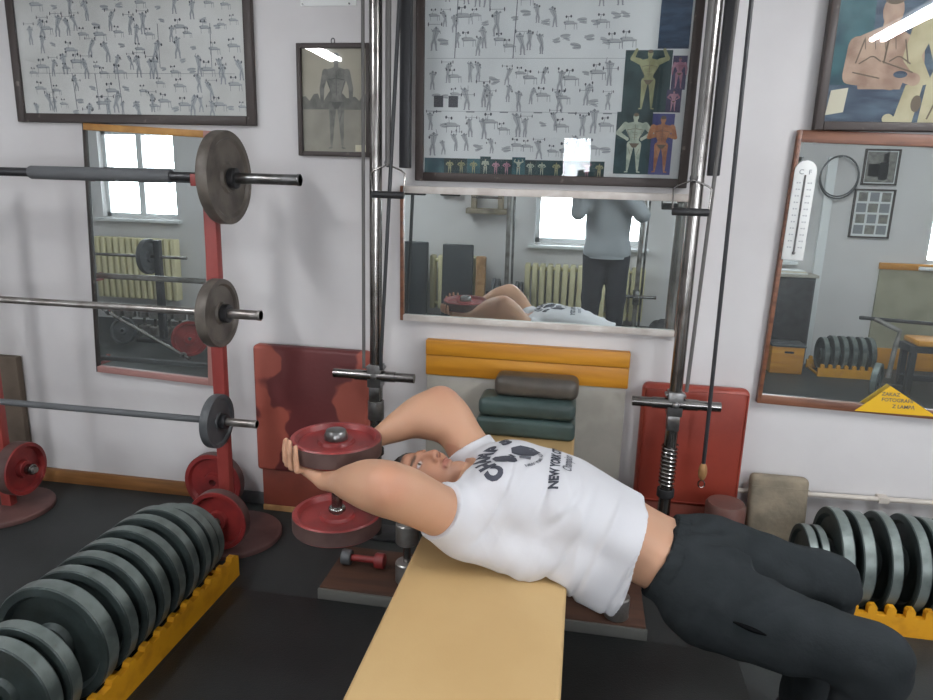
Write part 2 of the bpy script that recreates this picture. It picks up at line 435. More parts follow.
for (x, ya, yb, lab) in ((1.83, -2.45, -1.05, 'long fluorescent lamp on the ceiling over the right hand side of the room'), (-2.21, -3.14, -1.74, 'long fluorescent lamp on the ceiling over the left hand side of the room')):
    t = thing('fluorescent_lamp', lab, 'lamp', (x, (ya + yb) / 2, CEIL), 'ceiling lamps')
    MB().box(x - .07, x + .07, ya, yb, CEIL - .06, CEIL).build('lamp_housing', M['white_paint'], t, bevel=.006)
    for s in (-.035, .035): MB().cyl((x + s, ya + .03, CEIL - .085), (x + s, yb - .03, CEIL - .085), .016, 14).build('fluorescent_tube', M['tube'], t)
    for yy in (ya + .02, yb - .02): MB().box(x - .06, x + .06, yy - .015, yy + .015, CEIL - .11, CEIL - .055).build('tube_holder', M['white_plastic'], t)

# ================================================================== THINGS ON THE BACK WALL
def frame_bars(m, x0, x1, z0, z1, t, ya, yb):
    m.box(x0, x0 + t, ya, yb, z0, z1); m.box(x1 - t, x1, ya, yb, z0, z1)
    m.box(x0 + t, x1 - t, ya, yb, z0, z0 + t); m.box(x0 + t, x1 - t, ya, yb, z1 - t, z1); return m

class Sheet:
    """2-D drawing on a vertical sheet facing the room: x to the right, z up, thin layers"""
    def __init__(s, y): s.m = MB(); s.y = y; s.k = 0
    def P(s, pts, layer=0):
        s.k += 1; y = s.y - .0004 * layer - .000008 * (s.k % 45)
        s.m.add([(p[0], y, p[1]) for p in pts], [tuple(range(len(pts)))])
    def line(s, a, b, w, layer=1):
        a = Vector(a); b = Vector(b); d = (b - a)
        if d.length < 1e-6: return
        n = Vector((-d.y, d.x)).normalized() * w / 2
        s.P([a - n, b - n, b + n, a + n], layer)
    def taper(s, a, b, wa, wb, layer=1):
        a = Vector(a); b = Vector(b); d = (b - a).normalized(); n = Vector((-d.y, d.x)); pts = []
        for i in range(7):
            t = math.pi / 2 + math.pi * i / 6; pts.append(a + (d * math.cos(t) + n * math.sin(t)) * wa / 2)
        for i in range(7):
            t = -math.pi / 2 + math.pi * i / 6; pts.append(b + (d * math.cos(t) + n * math.sin(t)) * wb / 2)
        s.P(pts, layer)
    def ell(s, c, rx, ry, layer=1, rot=0.0, n=14):
        pts = []
        for i in range(n):
            t = 2 * math.pi * i / n; x = rx * math.cos(t); y = ry * math.sin(t)
            pts.append((c[0] + x * math.cos(rot) - y * math.sin(rot), c[1] + x * math.sin(rot) + y * math.cos(rot)))
        s.P(pts, layer)
    def mat(s, i): s.m.m(i); return s

class Narrow:
    """the same sheet with limb widths scaled"""
    def __init__(s, sheet, f): s.S = sheet; s.f = f
    def mat(s, i): s.S.mat(i)
    def P(s, *a): s.S.P(*a)
    def line(s, *a): s.S.line(*a)
    def taper(s, a, b, wa, wb, layer=1): s.S.taper(a, b, wa * s.f, wb * s.f, layer)
    def ell(s, c, rx, ry, layer=1): s.S.ell(c, rx * s.f, ry, layer)

def doodle(S, cx, cz, s, rnd):
    """one small line drawing of somebody training: S has inks 0 soft, 1 mid, 2 dark"""
    k = rnd.random(); w = s * .018
    j = lambda a: (rnd.random() - .5) * a
    if k < .55:                                        # standing or bending lifter
        hip = (cx + j(.1 * s), cz - .05 * s); sh = (hip[0] + j(.3 * s), hip[1] + .26 * s)
        S.mat(0); S.taper(hip, sh, .15 * s, .24 * s, 1)
        for sd in (-1, 1):
            kn = (hip[0] + sd * .07 * s + j(.06 * s), hip[1] - .2 * s); ft = (kn[0] + j(.05 * s), kn[1] - .2 * s)
            S.mat(0); S.taper(hip, kn, .13 * s, .09 * s, 1); S.taper(kn, ft, .09 * s, .05 * s, 1)
            S.mat(1); S.line(hip, kn, w, 2); S.line(kn, ft, w, 2); S.line(ft, (ft[0] + sd * .05 * s, ft[1]), w, 2)
            el = (sh[0] + sd * (.13 * s), sh[1] + j(.25 * s)); ha = (el[0] + sd * j(.1 * s), el[1] + (rnd.random() - .35) * .3 * s)
            S.mat(0); S.taper(sh, el, .085 * s, .07 * s, 1); S.mat(1); S.line(sh, el, w, 2); S.line(el, ha, w, 2)
            if rnd.random() < .45:
                S.mat(2); S.ell(ha, .035 * s, .05 * s, 3)
        S.mat(1); S.ell((sh[0], sh[1] + .09 * s), .04 * s, .055 * s, 2); S.line(sh, hip, w, 2)
        if rnd.random() < .55:
            zz = sh[1] + rnd.choice([-.12, .18, .22]) * s
            S.mat(1); S.line((cx - .26 * s, zz), (cx + .26 * s, zz), w * .8, 2); S.mat(2)
            for sd in (-1, 1): S.ell((cx + sd * .25 * s, zz), .022 * s, .07 * s, 3)
    elif k < .85:                                      # on a bench
        zb = cz - .12 * s
        S.mat(1); S.line((cx - .28 * s, zb), (cx + .22 * s, zb), w * 1.3, 2)
        for xx in (-.22, .16): S.line((cx + xx * s, zb), (cx + xx * s, zb - .22 * s), w, 2)
        S.mat(0); S.taper((cx - .18 * s, zb + .06 * s), (cx + .1 * s, zb + .06 * s), .17 * s, .13 * s, 1)
        S.taper((cx + .1 * s, zb + .05 * s), (cx + .26 * s, zb + .02 * s), .08 * s, .06 * s, 1)
        S.mat(1); S.ell((cx - .26 * s, zb + .07 * s), .045 * s, .04 * s, 2); S.line((cx + .26 * s, zb + .02 * s), (cx + .28 * s, zb - .22 * s), w, 2)
        ha = (cx - .1 * s + j(.1 * s), zb + .3 * s); S.line((cx - .12 * s, zb + .08 * s), ha, w, 2)
        S.mat(2)
        for sd in (-.1, .1): S.ell((ha[0] + sd * s, ha[1] + j(.04 * s)), .04 * s, .055 * s, 3)
        S.mat(1); S.line((ha[0] - .1 * s, ha[1]), (ha[0] + .1 * s, ha[1]), w, 2)
    else:                                              # muscle detail
        S.mat(0); S.ell((cx, cz), .2 * s, .07 * s, 1, j(1)); S.ell((cx + .05 * s, cz - .1 * s), .16 * s, .05 * s, 1, j(1))
        S.mat(1); S.line((cx - .18 * s, cz + .02 * s), (cx + .2 * s, cz + j(.1 * s)), w, 2); S.line((cx - .1 * s, cz - .12 * s), (cx + .2 * s, cz - .07 * s), w, 2)

def muscle(S, cx, cz, h, skin, line, pose='lat', wf=1.0):
    """a flat printed picture of somebody posing; cz = feet, h = height"""
    u = h
    S.mat(skin); P = lambda x, z: (cx + x * u * wf, cz + z * u)
    S = Narrow(S, wf)
    for sd in (-1, 1):
        kn = P(sd * .075, .26); S.taper(P(sd * .06, .47), kn, .125 * u, .07 * u, 2); S.taper(kn, P(sd * .085, .05), .075 * u, .035 * u, 2)
        S.taper(P(sd * .085, .02), P(sd * .125, .012), .03 * u, .02 * u, 2)
    S.P([P(-.085, .46), P(.085, .46), P(.075, .56), P(.17, .74), P(.13, .82), P(.04, .84), P(-.04, .84), P(-.13, .82), P(-.17, .74), P(-.075, .56)], 3)
    S.ell(P(0, .92), .048 * u, .062 * u, 3); S.taper(P(0, .84), P(0, .88), .07 * u, .06 * u, 3)
    for sd in (-1, 1):
        sh = P(sd * .165, .79)
        if pose == 'up': el, ha = P(sd * .30, .84), P(sd * .235, .98)
        elif pose == 'lat': el, ha = P(sd * .285, .66), P(sd * .12, .56)
        elif pose == 'fold': el, ha = P(sd * .23, .62), P(-sd * .02, .68)
        else: el, ha = P(sd * .225, .63), P(sd * .225, .46)
        S.taper(sh, el, .10 * u, .07 * u, 4); S.taper(el, ha, .075 * u, .045 * u, 4); S.ell(ha, .027 * u, .03 * u, 4)
    S.mat(line)
    for sd in (-1, 1):
        S.line(P(sd * .01, .73), P(sd * .13, .71), .008 * u, 6); S.line(P(sd * .075, .56), P(sd * .13, .70), .006 * u, 6)
        S.line(P(sd * .05, .30), P(sd * .09, .40), .006 * u, 6)
    S.line(P(0, .55), P(0, .80), .007 * u, 6)
    for zz in (.59, .63, .67): S.line(P(-.04, zz), P(.04, zz), .005 * u, 6)
    S.ell(P(0, .955), .046 * u, .03 * u, 6)
    S.P([P(-.085, .49), P(.085, .49), P(.03, .42), P(-.03, .42)], 7)

# --- large exercise chart, left
def chart_left():
    x0, x1, z0, z1 = -2.64, -1.458, 1.812, 2.52
    t = thing('framed_poster', 'wide framed chart of small exercise drawings above the tall narrow mirror', 'poster', ((x0 + x1) / 2, 0, z0))
    frame_bars(MB(), x0, x1, z0, z1, .040, -.030, -.002).build('frame', M['frame_dark'], t, bevel=.004)
    MB().box(x0 + .03, x1 - .03, -.018, -.012, z0 + .03, z1 - .03).build('paper_sheet', M['paper_warm'], t)
    S = Sheet(-.0186); rnd = random.Random(4)
    W = x1 - x0; cw = (W - .16) / 12
    for r in range(4):
        for c in range(12):
            cx = x0 + .10 + cw * (c + .5); cz = z0 + .12 + r * .165
            for q in range(3): doodle(S, cx + (q - 1) * .33 * cw + rnd.uniform(-.2, .2) * cw, cz + (-.05, .045, -.03)[q] + rnd.uniform(-.02, .02), rnd.uniform(.07, .115), rnd)
    S.mat(1)
    for c in (1, 2, 3, 4): S.line((x0 + .10 + cw * c * 1.35 - .02, z0 + .06), (x0 + .10 + cw * c * 1.35 - .03, z0 + .215), .0035, 2)
    for zz in (.215, .545): S.line((x0 + .08, z0 + zz), (x1 - .09, z0 + zz), .0015, 2)
    for c in (7.5, 10.4): S.line((x0 + .10 + cw * c, z0 + .24), (x0 + .10 + cw * c, z0 + .42), .003, 2)
    S.m.build('drawing_print', [M['ink_soft'], M['ink'], M['ink_dark']], t, fixn=False, smooth=False)
    MB().box(x0 + .034, x1 - .034, -.0275, -.0255, z0 + .034, z1 - .034).build('glass_pane', M['glass'], t)
chart_left()

# --- large chart with colour pictures, centre
def chart_centre():
    x0, x1, z0, z1 = -.735, .392, 1.598, 2.48
    t = thing('framed_poster', 'large framed exercise chart with colour bodybuilder pictures above the wide mirror', 'poster', ((x0 + x1) / 2, 0, z0))
    frame_bars(MB(), x0, x1, z0, z1, .036, -.034, -.002).build('frame', M['frame_dark'], t, bevel=.004)
    MB().box(x0 + .03, x1 - .03, -.02, -.014, z0 + .03, z1 - .03).build('paper_sheet', M['paper'], t)
    S = Sheet(-.0206); rnd = random.Random(11)
    L = x0 + .045
    cw = .137; rows = [z0 + .20, z0 + .385, z0 + .60, z0 + .78]
    for r, cz in enumerate(rows):
        for c in range(6 if r > 1 else 5):
            cx = L + cw * (c + .5) * (1.12 if r < 2 else 1.0)
            for q in range(6): doodle(S, cx + (q % 3 - 1) * .045 + rnd.uniform(-.015, .015), cz + (q // 3 - .5) * .085 + rnd.uniform(-.02, .02), rnd.uniform(.07, .12), rnd)
    S.mat(0)
    for zz in (.285, .49): S.line((L, z0 + zz), (x1 - .28, z0 + zz), .002, 2)
    S.mat(1)
    for c in (.85, 2.6): S.line((L + cw * c, z0 + .49), (L + cw * c + .01, z0 + .72), .004, 2)
    for c in (.1, .62): S.mat(2); S.P([(L + .02 + c * .12, z0 + .30), (L + .06 + c * .12, z0 + .30), (L + .06 + c * .12, z0 + .345), (L + .02 + c * .12, z0 + .345)], 2)
    for q in range(6): S.mat(1); S.line((L + .03 + q * .14, z0 + .283), (L + .065 + q * .14, z0 + .283), .005, 2)
    S.m.build('drawing_print', [M['ink_soft'], M['ink'], M['ink_dark']], t, fixn=False, smooth=False)
    def photo(nm, a, b, c, d, bg, figs, lvl):
        S = Sheet(-.0216 - .0005 * lvl)
        S.P([(a, c), (b, c), (b, d), (a, d)], 0)
        used = [M[bg]]
        for (cx, cz, h, skin, pose) in figs:
            for q in (skin, 'sk_shade'):
                if M[q] not in used: used.append(M[q])
            muscle(S, cx, cz, h, used.index(M[skin]), used.index(M['sk_shade']), pose)
        S.m.build(nm, used, t, fixn=False, smooth=False)
    R = x1 - .036
    photo('colour_photo', R - .245, R - .065, z0 + .29, z0 + .52, 'p_green', [(R - .15, z0 + .30, .225, 'sk_olive', 'up')], 0)
    photo('colour_photo', R - .26, R - .12, z0 + .05, z0 + .29, 'p_green', [(R - .185, z0 + .055, .235, 'sk_pale', 'lat')], 1)
    photo('colour_photo', R - .12, R - .035, z0 + .05, z0 + .285, 'p_blue', [(R - .078, z0 + .058, .222, 'sk_orange', 'fold')], 2)
    photo('colour_photo', R - .075, R - .018, z0 + .29, z0 + .375, 'p_lilac', [(R - .047, z0 + .295, .078, 'sk_pink', 'lat')], 1)
    photo('colour_photo', R - .062, R - .008, z0 + .375, z0 + .50, 'p_lilac', [(R - .035, z0 + .38, .115, 'sk_pink', 'down')], 0)
    photo('colour_photo', R - .125, R - .008, z0 + .525, z0 + .84, 'p_denim', [], 0)
    xx = L - .005
    strip = [('p_teal', .085, 'sk_pale', 0), ('p_green', .05, 'sk_olive', 'lat'), ('p_green', .05, 'sk_olive', 'lat'), ('p_teal', .055, 'sk_olive', 'lat'), ('p_green', .045, 'sk_pale', 'fold'),
             ('p_green', .045, 'sk_pink', 'lat'), ('p_green', .045, 'sk_pink', 'lat'), ('p_teal', .055, 'sk_pale', 'up'), ('p_green', .045, 'sk_pale', 'lat'), ('p_green', .05, 'sk_pale', 'lat'),
             ('p_green', .07, 'sk_olive', 'lat'), ('p_teal', .06, 'sk_olive', 'lat'), ('p_green', .06, 'sk_pink', 'up'), ('p_green', .04, 'sk_olive', 'lat')]
    for i, (bg, wd, sk, pose) in enumerate(strip):
        hh = .062 if i not in (4, 7) else .072
        figs = [] if pose == 0 else [(xx + wd / 2, z0 + .036, hh * .86, sk, pose)]
        photo('colour_photo', xx, xx + wd, z0 + .034, z0 + .034 + hh, bg, figs, i % 3); xx += wd
    MB().box(x0 + .032, x1 - .032, -.031, -.029, z0 + .032, z1 - .032).build('glass_pane', M['glass'], t)
    t.rotation_euler = (math.radians(1.2), 0, 0)
chart_centre()

# --- small black and white picture
def small_picture():
    x0, x1, z0, z1 = -1.262, -.935, 1.69, 2.15
    t = thing('framed_photo', 'small framed grey photo of a standing bodybuilder left of the left pulley', 'photo', ((x0 + x1) / 2, 0, z0))
    frame_bars(MB(), x0, x1, z0, z1, .02, -.028, -.002).build('frame', M['frame_dark'], t, bevel=.003)
    S = Sheet(-.012)
    S.P([(x0 + .015, z0 + .20), (x1 - .015, z0 + .20), (x1 - .015, z1 - .015), (x0 + .015, z1 - .015)], 0)
    S.mat(1); S.P([(x0 + .015, z0 + .015), (x1 - .015, z0 + .015), (x1 - .015, z0 + .205), (x0 + .015, z0 + .205)], 0)
    S.mat(2); n = 16; top = [(x0 + .015 + (x1 - x0 - .03) * i / n, z0 + .245 + .018 * math.sin(i * 2.1) + .012 * math.sin(i * 4.7)) for i in range(n + 1)]
    S.P([(x0 + .015, z0 + .195)] + [(x1 - .015, z0 + .195)] + top[::-1], 1)
    muscle(S, (x0 + x1) / 2 + .01, z0 + .03, .40, 3, 4, 'down', wf=.72)
    S.mat(5); S.P([(x1 - .07, z0 + .022), (x1 - .022, z0 + .022), (x1 - .022, z0 + .05), (x1 - .07, z0 + .05)], 9)
    S.m.build('photo_print', [M['p_sky'], M['p_sand'], M['p_tree'], M['sk_grey'], M['sk_shade_grey'], M['card']], t, fixn=False, smooth=False)
    MB().box(x0 + .016, x1 - .016, -.023, -.020, z0 + .016, z1 - .016).build('glass_pane', M['glass'], t)
    MB().tube([((x0 + x1) / 2 + .008 * math.cos(a), -.02, z1 + .008 + .011 * math.sin(a)) for a in [k * math.pi / 6 for k in range(12)]], .0022, 6, True).build('hanging_ring', M['dark_steel'], t)
small_picture()

# --- picture at the right edge
def right_picture():
    x0, x1, z0, z1 = .838, 1.62, 1.828, 2.46
    t = thing('framed_poster', 'framed colour picture of two bodybuilders above the right hand mirror', 'poster', ((x0 + x1) / 2, 0, z0))
    frame_bars(MB(), x0, x1, z0, z1, .032, -.055, -.012).build('frame', M['frame_dark'], t, bevel=.004)
    a, b, c, d = x0 + .026, x1 - .026, z0 + .026, z1 - .026
    S = Sheet(-.026)
    S.P([(a, c), (b, c), (b, d), (a, d)], 0)
    S.mat(1); S.P([(a, c + .14), (a + .15, c + .14), (a + .13, d), (a, d)], 1)
    # first figure, chest up, arms folded
    S.mat(2); cx, cz, q_ = a + .185, c + .125, .70
    E = lambda x, z: (cx + x * q_, cz + z * q_)
    S.P([E(-.10, .0), E(.11, .0), E(.15, .16), E(.14, .26), E(.05, .31), E(-.03, .31), E(-.12, .27), E(-.14, .17)], 2)
    S.ell(E(.02, .39), .052 * q_, .075 * q_, 3); S.taper(E(.02, .28), E(.02, .34), .09 * q_, .075 * q_, 3)
    S.taper(E(-.13, .22), E(-.15, .07), .095 * q_, .075 * q_, 3); S.taper(E(-.15, .06), E(.05, .02), .070 * q_, .045 * q_, 4)
    S.taper(E(.15, .22), E(.18, .05), .095 * q_, .08 * q_, 3); S.taper(E(.17, .05), E(-.02, .11), .065 * q_, .05 * q_, 4)
    S.ell(E(.06, .02), .03 * q_, .025 * q_, 4)
    S.mat(3); S.line(E(.01, .13), E(.02, .28), .006, 5)
    for sd in (-1, 1):
        for k in range(6): S.line(E(.015 + sd * (.02 + .018 * k), .17 - .012 * abs(k - 2.5)), E(.015 + sd * (.038 + .018 * k), .17 - .012 * abs(k - 1.5)), .005, 5)
        S.line(E(sd * .13, .13), E(sd * .10, .25), .005, 5)
    for k in range(4): S.line(E(-.09 + .05 * k, .20), E(-.10 + .05 * k, .26), .003, 5)
    S.line(E(-.14, .085), E(.0, .055), .005, 6); S.line(E(.16, .085), E(.0, .14), .005, 6); S.ell(E(.02, .45), .05 * q_, .03 * q_, 5)
    S.mat(0); S.ell(E(.10, .075), .035 * q_, .018 * q_, 6)
    # second figure, seen to the thigh, partly outside the picture
    S.mat(4); gx = a + .47
    S.P([(gx - .13, c), (gx - .12, c + .14), (gx - .10, c + .20), (gx - .155, c + .34), (gx - .14, c + .40), (gx - .04, c + .43), (gx + .04, c + .43), (gx + .14, c + .40), (gx + .155, c + .34), (gx + .10, c + .20), (gx + .12, c + .14), (gx + .13, c)], 2)
    S.taper((gx, c + .42), (gx, c + .46), .08, .07, 2); S.ell((gx, d - .055), .040, .050, 3)
    for sd in (-1, 1): S.taper((gx + sd * .15, c + .36), (gx + sd * .185, c + .24), .085, .06, 3); S.taper((gx + sd * .185, c + .24), (gx + sd * .13, c + .16), .06, .04, 3)
    S.P([(gx - .22, c), (gx - .15, c), (gx - .13, c + .15), (gx - .19, c + .14)], 3)
    S.mat(3); S.line((gx - .10, c + .02), (gx - .06, c + .14), .006, 5); S.line((gx - .06, c + .14), (gx - .09, c + .22), .006, 5); S.ell((gx - .145, c + .075), .018, .03, 5)
    S.mat(5); S.P([(a + .012, c + .03), (a + .075, c + .042), (a + .082, c + .13), (a + .022, c + .12)], 6)
    S.mat(4); S.ell((a + .235, c + .02), .02, .018, 6); S.ell((a + .262, c + .016), .02, .014, 6)
    S.m.build('photo_print', [M['p_slate'], M['p_teal'], M['sk_tan'], M['sk_shade'], M['sk_cream'], M['card']], t, fixn=False, smooth=False)
    MB().box(x0 + .028, x1 - .028, -.048, -.045, z0 + .028, z1 - .028).build('glass_pane', M['glass'], t)
right_picture()

# --- paper at the top
t = thing('notice_sheet', 'plain white sheet pinned high on the wall above the small grey photo', 'paper', (-1.12, 0, 2.30))
MB().box(-1.245, -1.0, -.006, -.001, 2.298, 2.62).build('paper_sheet', M['white_plastic'], t, bevel=.001)
for x in (-1.235, -1.03): MB().cyl((x, -.006, 2.305), (x, -.010, 2.305), .004, 10).build('pin', M['steel'], t)

# --- mirrors
def mirror(name, label, x0, x1, z0, z1, tilt, fm, fw, y=-.004, roll=0.0):
    """local frame: origin at the lower edge on the wall; tilts forward about it"""
    t = thing(name, label, 'mirror', ((x0 + x1) / 2, y, z0))
    w = (x1 - x0) / 2; h = z1 - z0
    MB().box(-w + .004, w - .004, -.014, -.006, .004, h - .004).build('mirror_glass', M['mirror'], t, local=True)
    MB().box(-w + .004, w - .004, -.006, -.001, .004, h - .004).build('backing_board', M['rawwood'], t, local=True)
    (l, lm), (r, rm), (b, bm_), (tp, tm) = fw
    for nm, mm, bx in (('side_frame', lm, (-w, -w + l, -.03, 0, 0, h)), ('side_frame', rm, (w - r, w, -.03, 0, 0, h)),
                       ('bottom_frame', bm_, (-w + l, w - r, -.03, 0, 0, b)), ('top_frame', tm, (-w + l, w - r, -.03, 0, h - tp, h))):
        if bx[1] - bx[0] > .002 and bx[5] - bx[4] > .002: MB().box(*bx).build(nm, M[mm], t, bevel=.002, local=True)
    t.rotation_euler = (math.radians(tilt), math.radians(roll), 0)
    return t
mirror('wall_mirror', 'tall narrow mirror with a pine top edge behind the three barbells', -2.352, -1.722, .615, 1.80, 0.0, None, ((.006, 'frame_dark'), (.03, 'frame_pink'), (.03, 'frame_pink'), (.03, 'frame_pine')), roll=2.3)
mirror('wall_mirror', 'wide mirror under the large exercise chart between the two pulleys', -.795, .415, .985, 1.575, 1.8, None, ((.014, 'frame_brown'), (.014, 'frame_brown'), (.026, 'frame_white'), (.03, 'frame_white')))
mirror('wall_mirror', 'brown framed mirror with a thermometer and a yellow sign on it', .765, 2.15, .708, 1.815, 0.0, None, ((.016, 'frame_brown'), (.02, 'frame_brown'), (.036, 'frame_brown'), (.045, 'frame_brown')), roll=1.2)

# thermometer hung on the right mirror
t = thing('thermometer', 'white wall thermometer hung on the left of the brown framed mirror', 'thermometer', (.826, -.034, 1.33))
t.rotation_euler = (0, math.radians(1.0), 0)
pts = [(-.041, 0), (.041, 0)] + [(.041 * math.cos(a), .345 + .041 * math.sin(a)) for a in [math.pi * k / 10 for k in range(11)]]
MB().prism(pts, (0, 0, 0), (1, 0, 0), (0, 0, 1), (0, -1, 0), .008).build('scale_board', M['white_plastic'], t, bevel=.002, local=True)
MB().tube([(0, -.011, .03), (0, -.011, .33)], .0035, 8).sphere((0, -.011, .028), .007, 10, 8).build('glass_tube', M['steel'], t, local=True)
for sd in (-1, 1):
    S = Sheet(-.0086)
    for k in range(11):
        zz = .05 + k * .025; u, v = sorted((sd * .012, sd * .020))
        S.P([(u, zz - .002), (v, zz - .002), (v, zz + .002), (u, zz + .002)], 1)
        u, v = sorted((sd * .023, sd * .028)); S.P([(u, zz - .003), (v, zz - .003), (v, zz + .003), (u, zz + .003)], 1)
    S.m.build('scale_marks', [M['ink_soft']], t, fixn=False, smooth=False, local=True)

def text_mesh(body, size, ex=0.0, bold=0.0, spacing=1.0, align='CENTER'):
    c = bpy.data.curves.new('lettering', 'FONT'); c.body = body; c.size = size; c.align_x = align; c.extrude = ex; c.offset = bold; c.space_character = spacing
    c.resolution_u = 3
    o = bpy.data.objects.new('lettering', c); COL.objects.link(o)
    dg = bpy.context.evaluated_depsgraph_get()
    me = bpy.data.meshes.new_from_object(o.evaluated_get(dg))
    bpy.data.objects.remove(o); bpy.data.curves.remove(c)
    return me
def add_text(name, parent, body, size, o, material, bold=0.0, spacing=1.0, rot=0.0):
    """lettering on a vertical face looking to -Y, local to the parent"""
    me = text_mesh(body, size, 0.0002, bold, spacing)
    me.transform(Matrix.Translation(o) @ Matrix.Rotation(rot, 4, 'Y') @ Matrix.Rotation(math.radians(90), 4, 'X'))
    me.materials.clear(); me.materials.append(material)
    ob = bpy.data.objects.new(name, me); COL.objects.link(ob); ob.parent = parent; BASE[ob.name] = Vector(BASE[parent.name]); return ob
add_text('scale_letter', t, 'C', .026, (-.016, -.0092, .333), M['ink'])
add_text('scale_letter', t, 'F', .026, (.016, -.0092, .333), M['ink'])

# yellow triangular sign standing on the mirror's lower frame
t = thing('warning_sign', 'yellow triangular sign with three lines of small print at the foot of the mirror', 'sign', (1.305, -.035, .722))
MB().prism([(-.155, 0), (.155, 0), (-.035, .115)], (0, 0, 0), (1, 0, 0), (0, 0, 1), (0, -1, 0), .004).build('sign_board', M['sign'], t, local=True, smooth=False)
add_text('sign_lettering', t, 'ZAKAZ', .021, (-.03, -.0048, .074), M['ink_dark'], .0003)
add_text('sign_lettering', t, 'FOTOGRAFII', .021, (-.002, -.0048, .050), M['ink_dark'], .0003)
add_text('sign_lettering', t, 'Z LAMPĄ', .021, (.025, -.0048, .024), M['ink_dark'], .0003)

# ================================================================== BARBELL STAND AND BARBELLS (left)
PY, BY = -.35, -.43
PEG = .048
POSTS = (-1.505, -2.635)
t = thing('barbell_stand', 'red two post barbell stand on round base plates in front of the narrow mirror', 'barbell stand', (POSTS[0], PY, 0))
for i, px in enumerate(POSTS):
    MB().lathe((px + (.02 if i == 0 else -.03), PY, 0), (0, 0, 1), [(0, 0), (.215, 0), (.215, .022), (.20, .03), (.05, .034), (0, .034)], 48, close=False).build('base_plate', M['base_iron'], t, bevel=.003)
    MB().box(px - .027, px + .027, PY - .02, PY + .02, .03, 1.64).build('post', M['red_post'], t, bevel=.004)
    for z, r in ((1.583, .018), (1.046, .015), (.579, .0145)):
        m = MB(); m.box(px - .012, px + .012, BY - .036, PY - .018, z - r - .016, z - r - .002); m.box(px - .012, px + .012, BY - .046, BY - .034, z - r - .016, z + .012)
        m.build('bar_hook', M['red_post'], t, bevel=.003)
    if i == 1:
        MB().cyl((px, PY, .225), (px + .17, PY, .225), .014, 16).build('storage_peg', M['chrome_worn'], t); continue
    qx = px + PEG
    MB().cyl((qx, PY - .28, .165), (qx, PY + .02, .165), .014, 16).build('storage_peg', M['chrome_worn'], t)
    MB().box(min(px, qx), max(px, qx), PY - .012, PY + .012, .148, .182).build('peg_bracket', M['red_post'], t, bevel=.003)

def plate_prof(r, t, hole=.016, dish=.35):
    k = t * dish; h = t / 2
    return [(hole, -h), (r * .30, -h), (r * .34, -h + k), (r * .80, -h + k), (r * .86, -h), (r * .985, -h), (r, -h + t * .1),
            (r, h - t * .1), (r * .985, h), (r * .86, h), (r * .80, h - k), (r * .34, h - k), (r * .30, h), (hole, h)]
def plate_parts(t, c, ax, r, th, face, rim, hole=.016, nm='plate'):
    p = MB().lathe(c, ax, plate_prof(r, th, hole), 56).build(nm, face, t, ang=40)
    MB().ring(Vector(c) - Vector(ax) * th * .40, Vector(c) + Vector(ax) * th * .40, r * 1.004, r * .965, 56).build('plate_rim', rim, p)
    return p

def barbell(label, z, xp, r, th, xend, bar_r, bar_m, sleeve_r, plate_m, grip=None, y=BY, xl=-3.6):
    t = thing('barbell', label, 'barbell', (xp, y, z), 'barbells on the red stand')
    MB().cyl((xl, y, z), (xp, y, z), bar_r, 20).build('bar', bar_m, t, bevel=.001)
    if grip:
        for (a, b) in grip: MB().cyl((a, y, z), (b, y, z), .027, 20).build('grip_sleeve', M['grip'], t, bevel=.006)
    for sgn, x in ((1, xp), (-1, xl + .05)):
        xe = xend if sgn > 0 else xl - .25
        MB().cyl((x, y, z), (xe, y, z), sleeve_r, 20).cyl((xe - sgn * .012, y, z), (xe, y, z), sleeve_r * 1.1, 20).build('bar_sleeve', M['chrome_worn'] if bar_m is not M['dark_steel'] else M['steel'], t, bevel=.0015)
        p = MB().lathe((x, y, z), (1, 0, 0), plate_prof(r, th, .01, .22), 56).build('plate', plate_m, t, ang=40)
        MB().ring((x + sgn * th * .5, y, z), (x + sgn * (th * .5 + .028), y, z), sleeve_r * 1.9, sleeve_r * .9, 24).build('collar', M['dark_steel'], t, bevel=.003)
    return t
barbell('top barbell with grey foam grips and the largest plate on the red stand', 1.583, -1.395, .178, .045, -1.085, .018, M['dark_steel'], .021, M['iron'], [(-2.25, -1.62), (-3.3, -2.65)])
barbell('middle barbell with a brown grey plate and bright steel bar on the red stand', 1.046, -1.455, .140, .045, -1.268, .0150, M['chrome_worn'], .020, M['iron'])
barbell('lowest barbell with a small dark grey plate and chrome end on the red stand', .579, -1.485, .115, .036, -1.305, .0145, M['grip'], .017, M['iron_grey'])

def red_plate(label, c, r, th, ax=(0, 1, 0), nut=False, group='red plates on the barbell stand'):
    t = thing('weight_plate', label, 'weight plate', c, group)
    plate_parts(t, c, ax, r, th, M['red_iron'], M['red_rim'], .018)
    return t
red_plate('red plate standing on the floor behind the right red post', (-1.695, -.12, .148), .145, .05)
red_plate('red plate on the front peg of the right red post, beside the plate rack', (POSTS[0] + PEG, PY - .155, .165), .131, .05)
red_plate('red plate on the side peg of the left red post at the photo edge', (POSTS[1] + .085, PY, .225), .125, .07, (1, 0, 0))
for px, nm in ((POSTS[0] + PEG, 'right'),):
    t = thing('peg_nut', 'chrome nut on the front peg of the %s red post' % nm, 'nut', (px, PY - .24, .165))
    MB().ring((px, PY - .215, .165), (px, PY - .245, .165), .026, .0145, 24).build('nut_body', M['chrome'], t, bevel=.003)
    m = MB()
    for s in (-1, 1): m.sphere((px + s * .030, PY - .232, .165), .012, 12, 8, (1, .6, .8))
    m.build('wing', M['chrome'], t)
t = thing('peg_nut', 'chrome nut on the side peg of the left red post', 'nut', (POSTS[1] + .14, PY, .225))
